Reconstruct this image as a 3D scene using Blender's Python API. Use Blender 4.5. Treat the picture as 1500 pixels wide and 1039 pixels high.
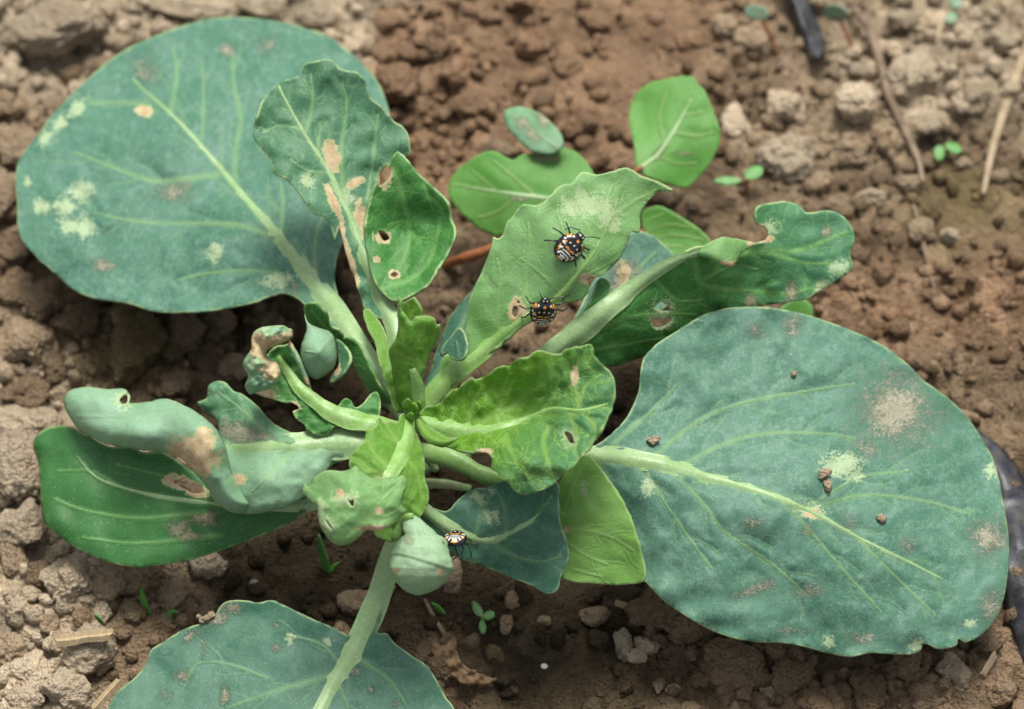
import bpy, bmesh, math, random
import numpy as np
from mathutils import Vector, Matrix
from mathutils.geometry import delaunay_2d_cdt

random.seed(7); np.random.seed(7)
for o in list(bpy.data.objects): bpy.data.objects.remove(o)
scene = bpy.context.scene
C = scene.collection
MM = 0.001
# ---------------------------------------------------------------- camera
S = 0.00012                       # metres per photo pixel at the optical-axis point
TILT = math.radians(35)           # camera tilt away from straight down
DIST = 0.55
AX = np.array([0, 0, 0.020])
RV = np.array([1.0, 0, 0]); UV_ = np.array([0, math.cos(TILT), math.sin(TILT)]); BV = np.array([0, -math.sin(TILT), math.cos(TILT)])
CAM = AX + DIST*BV
cam_d = bpy.data.cameras.new('camera'); cam = bpy.data.objects.new('camera', cam_d); C.objects.link(cam)
cam.location = CAM; cam.rotation_euler = (TILT, 0, 0)
cam_d.sensor_width = 36; cam_d.lens = 36*DIST/(1500*S); cam_d.clip_start = 0.02; cam_d.clip_end = 200
cam_d.dof.use_dof = True; cam_d.dof.focus_distance = 0.522; cam_d.dof.aperture_fstop = 16.0
scene.camera = cam
# ---------------------------------------------------------------- sky, sun, exposure
SUN_EL, SUN_AZ = math.radians(69), math.radians(12)     # azimuth measured from +Y towards +X
w = bpy.data.worlds.new('World'); scene.world = w; w.use_nodes = True
nt = w.node_tree; bg = nt.nodes['Background']
sky = nt.nodes.new('ShaderNodeTexSky'); sky.sky_type = 'NISHITA'; sky.sun_disc = False
sky.sun_elevation = SUN_EL; sky.sun_rotation = SUN_AZ; sky.dust_density = 4.0
hs = nt.nodes.new('ShaderNodeHueSaturation'); hs.inputs['Saturation'].default_value = 0.3   # overcast: grey cloud light
nt.links.new(sky.outputs[0], hs.inputs['Color']); nt.links.new(hs.outputs[0], bg.inputs[0]); bg.inputs[1].default_value = 0.062
sd = bpy.data.lights.new('sun', 'SUN'); sd.energy = 1.5; sd.angle = math.radians(20); sd.color = (1, .965, .91)
sun = bpy.data.objects.new('sun', sd); C.objects.link(sun)
dv = Vector((math.sin(SUN_AZ)*math.cos(SUN_EL), math.cos(SUN_AZ)*math.cos(SUN_EL), math.sin(SUN_EL)))
sun.rotation_euler = dv.to_track_quat('Z', 'Y').to_euler(); sun.location = dv*2
scene.cycles.max_bounces = 6; scene.cycles.diffuse_bounces = 3; scene.cycles.glossy_bounces = 2
scene.view_settings.view_transform = 'Standard'; scene.view_settings.look = 'None'
scene.view_settings.exposure = 1.58; scene.view_settings.gamma = 1; scene.view_settings.use_curve_mapping = False

# ---------------------------------------------------------------- helpers
def P(x, y, zmm):
    """photo pixel (arrays) + height in mm above the ground -> world points"""
    x = np.asarray(x, float); y = np.asarray(y, float); z = np.asarray(zmm, float)*MM
    d = (x-750)[..., None]*S*RV + (519.5-y)[..., None]*S*UV_ - DIST*BV
    t = (z - CAM[2])/d[..., 2]
    return CAM + t[..., None]*d
def hsh(ix, iy, iz, seed):
    n = (ix.astype(np.int64)*374761393 + iy.astype(np.int64)*668265263 + iz.astype(np.int64)*1274126177 + seed*974711) & 0xffffffff
    n = ((n ^ (n >> 13))*1274126177) & 0xffffffff
    n = ((n ^ (n >> 16))*2246822519) & 0xffffffff
    return ((n ^ (n >> 15)) & 0xffffff)/float(0xffffff)
def vnoise(p, seed=0):
    p = np.asarray(p, float)
    if p.shape[-1] == 2: p = np.concatenate([p, np.zeros(p.shape[:-1]+(1,))], -1)
    i = np.floor(p); f = p-i; f = f*f*(3-2*f); i = i.astype(np.int64)
    r = 0
    for a in (0, 1):
        for b in (0, 1):
            for c in (0, 1):
                r = r + hsh(i[..., 0]+a, i[..., 1]+b, i[..., 2]+c, seed)*(f[..., 0] if a else 1-f[..., 0])*(f[..., 1] if b else 1-f[..., 1])*(f[..., 2] if c else 1-f[..., 2])
    return r*2-1
def fbm(p, oct=4, seed=0):
    p = np.asarray(p, float); r = 0; a = 1; t = 0
    for k in range(oct):
        r = r + a*vnoise(p*2**k+k*17.3, seed+k); t += a; a *= .5
    return r/t
def worley(p, seed=0):
    p = np.asarray(p, float)
    two = p.shape[-1] == 2
    if two: p = np.concatenate([p, np.zeros(p.shape[:-1]+(1,))], -1)
    i = np.floor(p).astype(np.int64)
    best = np.full(p.shape[:-1], 9.0); bid = np.zeros(p.shape[:-1])
    for a in (-1, 0, 1):
        for b in (-1, 0, 1):
            for c in ((0,) if two else (-1, 0, 1)):
                ci = i+np.array([a, b, c])
                q = np.stack([ci[..., k]+.1+.8*hsh(ci[..., 0], ci[..., 1], ci[..., 2], seed+k) for k in range(3)], -1)
                d2 = ((q-p)[..., :2]**2).sum(-1) if two else ((q-p)**2).sum(-1)
                m = d2 < best
                best = np.where(m, d2, best); bid = np.where(m, hsh(ci[..., 0], ci[..., 1], ci[..., 2], seed+9), bid)
    return np.sqrt(best), bid
def sstep(a, b, x):
    t = np.clip((x-a)/(b-a), 0, 1); return t*t*(3-2*t)
def catmull(pts, step, closed=False):
    p = np.array(pts, float)[:, :2]; n = len(p); out = []
    for k in range(n if closed else n-1):
        p1, p2 = p[k], p[(k+1) % n]
        p0 = p[(k-1) % n] if closed or k > 0 else 2*p1-p2
        p3 = p[(k+2) % n] if closed or k+2 < n else 2*p2-p1
        m = max(1, int(round(np.linalg.norm(p2-p1)/step)))
        t = (np.arange(m)/m)[:, None]
        L = np.linalg.norm(p2-p1)+1e-6
        m1 = (p2-p0)*L/(L+np.linalg.norm(p1-p0)+1e-6); m2 = (p3-p1)*L/(L+np.linalg.norm(p3-p2)+1e-6)
        out.append((2*t**3-3*t**2+1)*p1+(t**3-2*t**2+t)*m1+(-2*t**3+3*t**2)*p2+(t**3-t**2)*m2)
    r = np.concatenate(out)
    return r if closed else np.concatenate([r, p[-1:]])
def inpoly(q, poly):
    x, y = q[:, 0], q[:, 1]; r = np.zeros(len(q), bool); n = len(poly); j = n-1
    for i in range(n):
        xi, yi = poly[i]; xj, yj = poly[j]
        if yi != yj:
            r ^= ((yi > y) != (yj > y)) & (x < (xj-xi)*(y-yi)/(yj-yi)+xi)
        j = i
    return r
def dseg(q, line, closed=False):
    a = line if closed else line[:-1]; b = np.roll(line, -1, 0) if closed else line[1:]
    best = np.full(len(q), 1e9); par = np.zeros(len(q)); n = len(a)
    for k in range(n):
        d = b[k]-a[k]; L = (d*d).sum()+1e-9
        t = np.clip(((q-a[k])@d)/L, 0, 1)
        dd = np.hypot(*(q-a[k]-t[:, None]*d).T)
        m = dd < best; best[m] = dd[m]; par[m] = (k+t[m])/n
    return best, par
def tps(ctrl):
    c = np.array(ctrl, float); X = c[:, :2]/100; n = len(X)
    def K(A, B):
        r2 = ((A[:, None]-B[None])**2).sum(-1); return np.where(r2 > 1e-12, .5*r2*np.log(r2+1e-12), 0)
    M = np.zeros((n+3, n+3)); M[:n, :n] = K(X, X)+np.eye(n)*.02
    M[:n, n] = 1; M[:n, n+1:] = X; M[n, :n] = 1; M[n+1:, :n] = X.T
    wgt = np.linalg.solve(M, np.concatenate([c[:, 2], [0, 0, 0]]))
    def f(q):
        q = np.atleast_2d(np.asarray(q, float))/100
        return K(q, X)@wgt[:n] + wgt[n] + q@wgt[n+1:]
    return f
def tag(o, label=None, cat=None, group=None, kind=None):
    if label: o['label'] = label
    if cat: o['category'] = cat
    if group: o['group'] = group
    if kind: o['kind'] = kind
    return o
def empty(name, loc, label, cat, group=None):
    o = bpy.data.objects.new(name, None); C.objects.link(o); o.location = loc; o.empty_display_size = .01
    return tag(o, label, cat, group)
def origin_of(parent):
    p = np.zeros(3)
    while parent is not None:
        p = p+np.array(parent.location); parent = parent.parent
    return p
def mk(name, verts, faces, mat, parent=None, smooth=True, loc=None):
    """one mesh object from world-space vertices"""
    o0 = np.array(loc) if loc is not None else (origin_of(parent) if parent is not None else np.zeros(3))
    v = np.asarray(verts, float)-o0
    me = bpy.data.meshes.new(name); me.from_pydata(v.tolist(), [], [list(map(int, f)) for f in faces]); me.update()
    if smooth: me.polygons.foreach_set('use_smooth', [True]*len(me.polygons))
    if mat: me.materials.append(mat)
    o = bpy.data.objects.new(name, me); C.objects.link(o)
    if parent is not None: o.parent = parent
    if loc is not None: o.location = loc
    return o
def fattr(o, name, typ, vals):
    a = o.data.attributes.new(name, typ, 'POINT')
    key = {'FLOAT': 'value', 'FLOAT_VECTOR': 'vector', 'FLOAT_COLOR': 'color'}[typ]
    a.data.foreach_set(key, np.asarray(vals, np.float32).ravel())

# ---------------------------------------------------------------- materials
class NT:
    def __init__(s, name):
        s.m = bpy.data.materials.new(name); s.m.use_nodes = True; s.t = s.m.node_tree
        s.t.nodes.clear(); s.out = s.n('ShaderNodeOutputMaterial')
    def n(s, t, **k):
        x = s.t.nodes.new(t)
        for a, b in k.items(): setattr(x, a, b)
        return x
    def lk(s, a, b): s.t.links.new(a, b)
    def setin(s, node, i, v):
        if hasattr(v, 'is_output'): s.lk(v, node.inputs[i])
        elif isinstance(v, (tuple, list)): node.inputs[i].default_value = tuple(v)+(1,) if len(v) == 3 and len(node.inputs[i].default_value) == 4 else v
        else: node.inputs[i].default_value = v
    def attr(s, name, out='Fac', typ='GEOMETRY'):
        a = s.n('ShaderNodeAttribute', attribute_name=name, attribute_type=typ); return a.outputs[out]
    def math(s, op, a, b=0, clamp=False):
        x = s.n('ShaderNodeMath', operation=op, use_clamp=clamp); s.setin(x, 0, a); s.setin(x, 1, b); return x.outputs[0]
    def noise(s, vec, scale, det=3, rough=.55, out=0, dist=0):
        x = s.n('ShaderNodeTexNoise'); s.lk(vec, x.inputs['Vector']); x.inputs['Scale'].default_value = scale
        x.inputs['Detail'].default_value = det; x.inputs['Roughness'].default_value = rough; x.inputs['Distortion'].default_value = dist
        return x.outputs[out]
    def voro(s, vec, scale, feat='DISTANCE_TO_EDGE'):
        x = s.n('ShaderNodeTexVoronoi', feature=feat); s.lk(vec, x.inputs['Vector']); x.inputs['Scale'].default_value = scale
        return x.outputs['Distance']
    def map(s, v, a, b, c=0.0, d=1.0):
        x = s.n('ShaderNodeMapRange', interpolation_type='SMOOTHSTEP'); x.clamp = True
        s.setin(x, 0, v); s.setin(x, 1, a); s.setin(x, 2, b); s.setin(x, 3, c); s.setin(x, 4, d); return x.outputs[0]
    def mix(s, f, a, b, blend='MIX'):
        x = s.n('ShaderNodeMix', data_type='RGBA', blend_type=blend); s.setin(x, 0, f); s.setin(x, 6, a); s.setin(x, 7, b); return x.outputs[2]
    def bump(s, h, strength, dist):
        x = s.n('ShaderNodeBump'); x.inputs['Strength'].default_value = strength; x.inputs['Distance'].default_value = dist; s.lk(h, x.inputs['Height']); return x.outputs[0]
    def pbsdf(s, col, rough=.5, spec=.4, normal=None):
        x = s.n('ShaderNodeBsdfPrincipled'); s.setin(x, 'Base Color', col); s.setin(x, 'Roughness', rough); x.inputs['Specular IOR Level'].default_value = spec
        if normal is not None: s.lk(normal, x.inputs['Normal'])
        return x
NEC = (.33, .25, .135); STIP = (.44, .53, .30); DUSTC = (.36, .275, .19); RIM = (.34, .46, .20)
def leaf_mat(name, A, B, C2=None, vein=(.24, .40, .17), vs=.75, net=.0, bloom=.3, bloomc=(.27, .40, .345), rough=.42, spec=.28, transl=.18, rim=.7, speck=.6):
    n = NT(name); uv = n.attr('pxuv', 'Vector')
    big = n.noise(uv, 1.3, 3); mid = n.noise(uv, 6, 4, .6); fine = n.noise(uv, 30, 6, .72); vfine = n.noise(uv, 95, 4, .7); scr = n.noise(uv, 14, 8, .8)
    col = n.mix(n.map(big, .35, .65), A, B)
    if C2: col = n.mix(n.attr('tint'), col, C2)
    col = n.mix(n.map(n.math('ADD', n.math('MULTIPLY', mid, .4), n.math('MULTIPLY', scr, .6)), .46, .62, 0, bloom), col, bloomc)
    col = n.mix(n.map(fine, .52, .66, 0, bloom*.5), col, bloomc)
    dk = n.mix(.35, col, (.01, .05, .02)); col = n.mix(n.map(fine, .48, .34, 0, .45), col, dk); col = n.mix(n.map(scr, .46, .36, 0, .5), col, dk)
    vd = n.noise(uv, 3.0, 2, out=1); wv = n.n('ShaderNodeVectorMath', operation='MULTIPLY_ADD'); n.lk(vd, wv.inputs[0]); wv.inputs[1].default_value = (.35, .35, .35); n.lk(uv, wv.inputs[2])
    ve = n.voro(wv.outputs[0], 5.2); netf = n.map(ve, .0, .055, 1, 0)
    ve2 = n.voro(wv.outputs[0], 13); netf2 = n.map(ve2, .0, .10, 1, 0)
    col = n.mix(n.math('MULTIPLY', netf, net), col, vein); col = n.mix(n.math('MULTIPLY', netf2, net*.35), col, vein)
    va = n.attr('vein'); vf = n.math('MULTIPLY', n.map(va, .0, 1.0), vs)
    vf = n.math('MULTIPLY', vf, n.map(mid, .2, .55, .55, 1))
    col = n.mix(vf, col, vein)
    ed = n.attr('edge'); col = n.mix(n.math('MULTIPLY', n.math('MULTIPLY', n.map(ed, 3.6, .8), rim), n.map(n.noise(uv, 4.5, 3), .36, .62, .1, 1)), col, RIM)
    mk_ = n.attr('marks', 'Color'); sp = n.n('ShaderNodeSeparateColor'); n.lk(mk_, sp.inputs[0])
    wob = n.math('SUBTRACT', mid, .5); wob2 = n.math('SUBTRACT', fine, .5)
    wob = n.math('ADD', n.math('MULTIPLY', wob, .5), n.math('SUBTRACT', scr, .5))
    def mark(ch, a, b, k1=.9, k2=.7):
        v = n.math('ADD', sp.outputs[ch], n.math('ADD', n.math('MULTIPLY', wob, k1), n.math('MULTIPLY', wob2, k2)))
        v = n.map(v, a, b); return n.math('MULTIPLY', v, n.map(sp.outputs[ch], 0.0, .12))
    st = mark(1, .26, .66, 2.2, 2.2); col = n.mix(n.math('MULTIPLY', st, .62), col, STIP)
    du = mark(2, .22, .80, 1.8, 2.0); col = n.mix(n.math('MULTIPLY', du, .62), col, n.mix(n.map(fine, .35, .65), DUSTC, (.50, .42, .32)))
    nh = mark(0, .12, .24, 1.7, .5); col = n.mix(nh, col, (.42, .42, .20))
    ne = mark(0, .28, .36, 1.7, .5); col = n.mix(ne, col, n.mix(n.map(fine, .22, .45), (.24, .16, .085), n.mix(n.map(mid, .4, .6), NEC, (.43, .35, .21))))
    vs1 = n.voro(uv, 42, 'F1'); spn = n.noise(uv, 21, 1); vs2 = n.voro(uv, 17, 'F1'); spk = n.math('MAXIMUM', n.math('MULTIPLY', n.map(vs1, .20, .10, 0, speck), n.map(spn, .52, .58)), n.math('MULTIPLY', n.map(vs2, .11, .05, 0, speck), n.map(spn, .44, .40))); col = n.mix(spk, col, (.52, .60, .52))
    h = n.math('ADD', n.math('MULTIPLY', fine, .5), n.math('MULTIPLY', va, 1.0))
    h = n.math('ADD', h, n.math('MULTIPLY', netf, -.5*net if net else 0)); h = n.math('ADD', h, n.math('MULTIPLY', vfine, .25))
    h = n.math('ADD', h, n.math('MULTIPLY', n.math('MULTIPLY', du, fine), 2.0))
    nrm = n.bump(h, .7, .00022)
    rg = n.map(n.math('ADD', ne, du), 0, 1, rough, .9)
    b = n.pbsdf(col, rg, spec, nrm)
    tr = n.n('ShaderNodeBsdfTranslucent'); n.lk(n.mix(.55, col, (.22, .46, .03)), tr.inputs[0])
    ms = n.n('ShaderNodeMixShader'); n.setin(ms, 0, n.math('MULTIPLY', n.math('SUBTRACT', 1.0, ne), transl)); n.lk(b.outputs[0], ms.inputs[1]); n.lk(tr.outputs[0], ms.inputs[2])
    n.lk(ms.outputs[0], n.out.inputs[0]); return n.m
def stalk_mat(name, col, col2, spec=.4):
    n = NT(name); g = n.n('ShaderNodeNewGeometry').outputs['Position']
    a = n.noise(g, 250, 3); b = n.noise(g, 1400, 3); c = n.noise(g, 5200, 2)
    cc = n.mix(n.map(a, .35, .65), col, col2); cc = n.mix(n.map(b, .45, .75, 0, .35), cc, (.40, .48, .30)); cc = n.mix(n.map(c, .66, .74, 0, .6), cc, (.42, .38, .24))
    n.lk(n.pbsdf(cc, .42, spec, n.bump(b, .4, .0002)).outputs[0], n.out.inputs[0]); return n.m
def soil_mat(name, src):
    n = NT(name); g = n.n('ShaderNodeNewGeometry').outputs['Position']
    base = n.n('ShaderNodeObjectInfo').outputs['Color'] if src == 'object' else n.attr('tone', 'Color')
    a = n.noise(g, 160, 4, .6); b = n.noise(g, 900, 5, .65); c = n.noise(g, 3200, 4, .65)
    d = n.mix(n.map(a, .35, .7, 0, .6), base, n.mix(1, base, (.68, .62, .55), 'MULTIPLY'))
    d = n.mix(n.map(b, .45, .7, 0, .6), d, n.mix(1, base, (1.35, 1.33, 1.30), 'MULTIPLY'))
    d = n.mix(n.map(c, .50, .30, 0, .6), d, n.mix(1, d, (.45, .42, .38), 'MULTIPLY'))
    d = n.mix(n.map(c, .68, .74, 0, .5), d, (.42, .38, .32))
    vo = n.voro(g, 1500, 'F1')
    h = n.math('ADD', n.math('MULTIPLY', b, 1.4), n.math('MULTIPLY', c, .6)); h = n.math('ADD', h, n.math('MULTIPLY', vo, -.8))
    n.lk(n.pbsdf(d, .95, .12, n.bump(h, 1.0, .0011)).outputs[0], n.out.inputs[0]); return n.m
def plain_mat(name, col, col2, scale=900, rough=.7, spec=.3, stretch=None):
    n = NT(name); g = n.n('ShaderNodeNewGeometry').outputs['Position']
    if stretch:
        g = n.n('ShaderNodeTexCoord').outputs['Object']; mp = n.n('ShaderNodeMapping'); mp.inputs['Scale'].default_value = stretch; n.lk(g, mp.inputs[0]); g = mp.outputs[0]
    a = n.noise(g, scale, 4, .6); b = n.noise(g, scale*4, 3)
    cc = n.mix(n.map(a, .3, .7), col, col2)
    n.lk(n.pbsdf(cc, rough, spec, n.bump(n.math('ADD', a, n.math('MULTIPLY', b, .4)), .5, .0003)).outputs[0], n.out.inputs[0]); return n.m
# ---------------------------------------------------------------- soil: tones and relief by place
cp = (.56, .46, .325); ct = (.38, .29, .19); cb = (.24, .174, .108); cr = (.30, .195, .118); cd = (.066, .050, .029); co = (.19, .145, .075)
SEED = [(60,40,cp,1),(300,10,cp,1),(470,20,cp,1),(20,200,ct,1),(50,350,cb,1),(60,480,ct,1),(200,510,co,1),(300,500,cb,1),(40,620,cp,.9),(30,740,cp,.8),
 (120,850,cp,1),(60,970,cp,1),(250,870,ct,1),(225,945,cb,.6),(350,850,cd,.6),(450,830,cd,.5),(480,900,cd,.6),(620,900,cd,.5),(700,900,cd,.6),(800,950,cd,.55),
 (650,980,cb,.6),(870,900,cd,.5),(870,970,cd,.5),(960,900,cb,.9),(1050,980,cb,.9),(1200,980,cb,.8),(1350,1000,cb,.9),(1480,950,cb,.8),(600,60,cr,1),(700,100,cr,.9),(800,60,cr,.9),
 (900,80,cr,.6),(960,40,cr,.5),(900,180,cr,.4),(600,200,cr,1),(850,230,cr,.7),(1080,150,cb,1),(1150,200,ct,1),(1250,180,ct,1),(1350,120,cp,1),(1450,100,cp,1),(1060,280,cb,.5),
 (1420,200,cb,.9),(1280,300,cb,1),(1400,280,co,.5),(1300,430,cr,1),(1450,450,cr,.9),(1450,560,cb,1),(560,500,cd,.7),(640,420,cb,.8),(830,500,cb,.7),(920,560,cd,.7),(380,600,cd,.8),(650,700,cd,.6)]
sx = np.array([[s[0], s[1]] for s in SEED], float); SW = P(sx[:, 0], sx[:, 1], np.zeros(len(sx)))[:, :2]
SC = np.array([s[2] for s in SEED]); SR = np.array([s[3] for s in SEED])
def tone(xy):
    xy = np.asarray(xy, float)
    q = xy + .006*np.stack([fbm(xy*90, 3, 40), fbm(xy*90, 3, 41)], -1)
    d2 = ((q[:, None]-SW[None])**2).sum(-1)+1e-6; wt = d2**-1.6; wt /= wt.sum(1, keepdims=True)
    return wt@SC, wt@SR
def ground_h(xy, rough=None):
    """height of the soil in metres at world xy"""
    if rough is None: rough = tone(xy)[1]
    m = xy/MM
    h = 2.6*fbm(m/34, 3, 1)
    wv = m+3.2*np.stack([fbm(m/5, 4, 5), fbm(m/5, 4, 6)], -1)
    for sc, amp, sd_ in ((17, 5.2, 11), (8.5, 3.6, 12), (4.0, 1.9, 13), (1.9, .8, 14)):
        f, idn = worley(wv/sc, sd_)
        h = h + rough*amp*(.35+.65*idn)*np.minimum(np.clip(1-(f/.76)**1.6, 0, 1)**.75, .55+.45*((idn*7.3) % 1)) - rough*amp*.42
    h = h + (.35+.6*rough)*(fbm(m/1.8, 3, 21)*.7 + .9*np.abs(fbm(m/4.5, 3, 22))-.3)
    far = np.hypot(xy[:, 0], xy[:, 1])
    return (h-1.2)*MM*np.clip(1.6-far/.4, .0, 1)
def axis(lo, hi, st):
    a = np.arange(lo, hi+st/2, st); e = [hi]; d = st
    while e[-1] < 40: d *= 1.05 if d < .004 else 1.4; e.append(e[-1]+d)
    f = [lo]; d = st
    while f[-1] > -40: d *= 1.05 if d < .004 else 1.4; f.append(f[-1]-d)
    return np.concatenate([np.array(f[1:])[::-1], a, np.array(e[1:])])
gx = axis(-.125, .125, .00045); gy = axis(-.105, .125, .00045)
X, Y = np.meshgrid(gx, gy); xy = np.stack([X.ravel(), Y.ravel()], -1)
tc = np.zeros((len(xy), 3)); tr_ = np.zeros(len(xy))
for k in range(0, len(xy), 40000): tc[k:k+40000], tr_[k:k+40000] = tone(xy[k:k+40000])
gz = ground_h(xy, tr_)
mw = xy/MM; mw = mw+3.2*np.stack([fbm(mw/5, 4, 5), fbm(mw/5, 4, 6)], -1)
for sc_, sd2, am in ((8.5, 12, .5), (4.0, 13, .45)): tc = tc*(1-am/2+am*worley(mw/sc_, sd2)[1])[:, None]
nx, ny = len(gx), len(gy)
idx = np.arange(nx*ny).reshape(ny, nx)
gf = np.stack([idx[:-1, :-1], idx[:-1, 1:], idx[1:, 1:], idx[1:, :-1]], -1).reshape(-1, 4)
me = bpy.data.meshes.new('ground'); me.vertices.add(nx*ny); me.vertices.foreach_set('co', np.column_stack([xy, gz]).astype(np.float32).ravel())
me.loops.add(len(gf)*4); me.loops.foreach_set('vertex_index', gf.astype(np.int32).ravel()); me.polygons.add(len(gf)); me.polygons.foreach_set('loop_start', np.arange(0, len(gf)*4, 4, dtype=np.int32))
me.update(calc_edges=True); me.polygons.foreach_set('use_smooth', [True]*len(gf))
ground = bpy.data.objects.new('ground', me); C.objects.link(ground); tag(ground, 'lumpy brown garden soil under the plants', 'soil', kind='structure')
del ground['category']
M_ground = soil_mat('soil_ground', 'attr'); M_clod = soil_mat('soil_clod', 'object'); me.materials.append(M_ground)
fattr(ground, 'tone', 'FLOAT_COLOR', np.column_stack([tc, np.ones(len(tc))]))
GZ = gz.reshape(ny, nx)
def gh(x, y):
    i = np.clip(np.searchsorted(gx, x), 1, nx-1); j = np.clip(np.searchsorted(gy, y), 1, ny-1); return GZ[j, i]
def gpx(px, py, lift=0.0):
    """where the ray through a photo pixel meets the soil (lift in mm above it)"""
    z = 0.0
    for _ in range(5):
        p = P(px, py, z); z = gh(p[0], p[1])/MM+lift
    return P(px, py, z)
# ---------------------------------------------------------------- clods
def ico(sub):
    bm = bmesh.new(); bmesh.ops.create_icosphere(bm, subdivisions=sub, radius=1); v = np.array([x.co[:] for x in bm.verts]); f = [[q.index for q in p.verts] for p in bm.faces]; bm.free(); return v, f
ICO = {k: ico(k) for k in (1, 2, 4, 5)}
def clod_mesh(seed, sub, crumb=1.0, angular=1.0):
    rs = np.random.RandomState(seed); v, f = ICO[sub]
    nrm = rs.normal(size=(11, 3)); nrm /= np.linalg.norm(nrm, axis=1)[:, None]; off = rs.uniform(.5, 1.0, 11)
    dd = v@nrm.T; r = np.where(dd > .12, off/np.maximum(dd, .12), 9)
    k = 12.0/angular; r = -np.log(np.exp(-k*np.minimum(r, 3)).sum(1)+np.exp(-k*1.05))/k
    r = np.clip(r, .35, 1.15)
    p = v*r[:, None]
    for sc, amp in ((1.7, .20), (4.4, .12), (9.0, .08)):
        w_, idn = worley(p*sc+seed*3.1+.3*fbm(p*sc, 2, seed)[:, None], seed)
        r = r + crumb*amp*(.3+.7*idn)*(np.sqrt(np.clip(1-(w_/.8)**2, 0, 1))-.55)
    r = r+.22*fbm(p*1.8+seed, 3, seed)-.16*np.abs(fbm(p*3.2+seed*2, 3, seed+7))+.13*fbm(p*7, 3, seed+3)
    p = v*r[:, None]
    me = bpy.data.meshes.new('soil_clod'); me.from_pydata(p.tolist(), [], f); me.update(); me.polygons.foreach_set('use_smooth', [True]*len(f)); me.materials.append(M_clod)
    return me
BIG = [clod_mesh(100+k, 5, .9, 1.1) for k in range(6)]
MID = [clod_mesh(200+k, 4, 1.1, 1.0) for k in range(12)]
LBL = {'p': ('pale dry', 'pale dry clods'), 't': ('tan', 'tan clods'), 'b': ('brown', 'brown clods'), 'r': ('reddish brown', 'reddish clods'), 'd': ('dark moist', 'dark moist clods'), 'o': ('olive brown', 'olive clods')}
LAND = [(230,20,'beyond the round leaf with yellow blotches'),(10,180,'beside the margin of the round leaf with yellow blotches'),(30,350,'beside the blotched leaf, level with its lower blotches'),(70,470,'between the blotched round leaf and the curled leaf'),(260,510,'in the gap over the curled waxy leaf'),(360,560,'behind the stunted leaf with the dead tip'),(30,660,'at the tip of the dark green leaf'),(90,840,'below the dark green leaf tip'),(230,860,'between the dark green leaf and the dusty leaf'),(60,980,'around the flat straw piece'),(180,930,'by the frayed straw and the dusty leaf'),(400,850,'in the dark soil over the dusty leaf'),(520,880,'beside the long stalk of the dusty leaf'),(640,900,'under the pod shaped leaf'),(760,910,'around the three leaved seedling'),(700,1000,'by the shrivelled dead leaf'),(850,970,'around the small white stone'),(940,930,'below the light green leaf back'),(1060,990,'along the lower rim of the largest round leaf'),(1250,1000,'below the toothed rim of the largest round leaf'),(1400,990,'below the notches of the largest round leaf'),(1480,950,'beside the glossy black strip'),(600,100,'behind the upright tan patched leaf'),(640,230,'between the upright tan patched leaf and the weed'),(720,60,'on the red earth beyond the small grey weed leaf'),(860,60,'on the red earth beyond the weed plant'),(860,190,'between the two oval weed leaves'),(1010,50,'beyond the upright oval weed leaf'),(1090,190,'beside the upright oval weed leaf'),(1100,60,'by the red stemmed seedling near the black strip end'),(1190,170,'between the weed leaf and the curved twig'),(1200,260,'above the twisted leaf tip'),(1300,290,'past the end of the curved twig'),(1340,60,'near the bright pale clod'),(1340,170,'under the curved twig'),(1430,130,'between the curved twig and the long stick'),(1490,180,'beyond the long stick'),(1420,30,'near the top of the long stick'),(1420,250,'at the thin end of the long stick'),(1290,400,'beyond the tip of the twisted leaf'),(1380,460,'on the reddish ground beyond the largest round leaf'),(1460,540,'over the shoulder of the largest round leaf'),(640,430,'in the shade under the upright leaves'),(900,560,'in the shade between the twisted and the largest leaf'),(990,300,'beside the dull ribbed weed leaf')]
def clod_label(px, py, r, t):
    k = min(LAND, key=lambda l: (l[0]-px)**2+(l[1]-py)**2)
    return ('large' if r > 33 else 'medium' if r > 21 else 'small' if r > 13 else 'tiny')+' '+LBL[t][0]+' soil clod '+k[2]
TN = {'p': cp, 't': ct, 'b': cb, 'r': cr, 'd': cd, 'o': co}
def put_clod(px, py, rx, ry, t, label=None, mesh=None, sink=.2, flat=.72, name='soil_clod'):
    a, b = rx*S, ry*S*1.12; c = min(a, b)*flat*1.1
    p = gpx(px, py, 0); g = gh(p[0], p[1]); zc = g+c*(1-2*sink)*.75
    p = P(px, py, zc/MM)
    me = mesh or (random.choice(BIG) if max(rx, ry) > 30 else random.choice(MID))
    o = bpy.data.objects.new(name, me); C.objects.link(o)
    rot = random.uniform(0, 2*math.pi)
    # scale in world axes after a random spin: fold the spin into the mesh through delta rotation on near-equal axes
    m = (a*b)**.5
    o.scale = (a, b, c) if abs(a-b) > .25*m else (m, m, c)
    o.rotation_euler = (random.uniform(-.25, .25), random.uniform(-.25, .25), random.choice((0, math.pi)) + random.uniform(-.3, .3) if abs(a-b) > .25*m else rot)
    o.location = p
    col = np.array(TN[t] if isinstance(t, str) else t)*random.uniform(.74, 1.22); o.color = (*col, 1)
    k = t if isinstance(t, str) else 't'
    tag(o, label or clod_label(px, py, max(rx, ry), k), 'clod', LBL[k][1])
    return o
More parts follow.
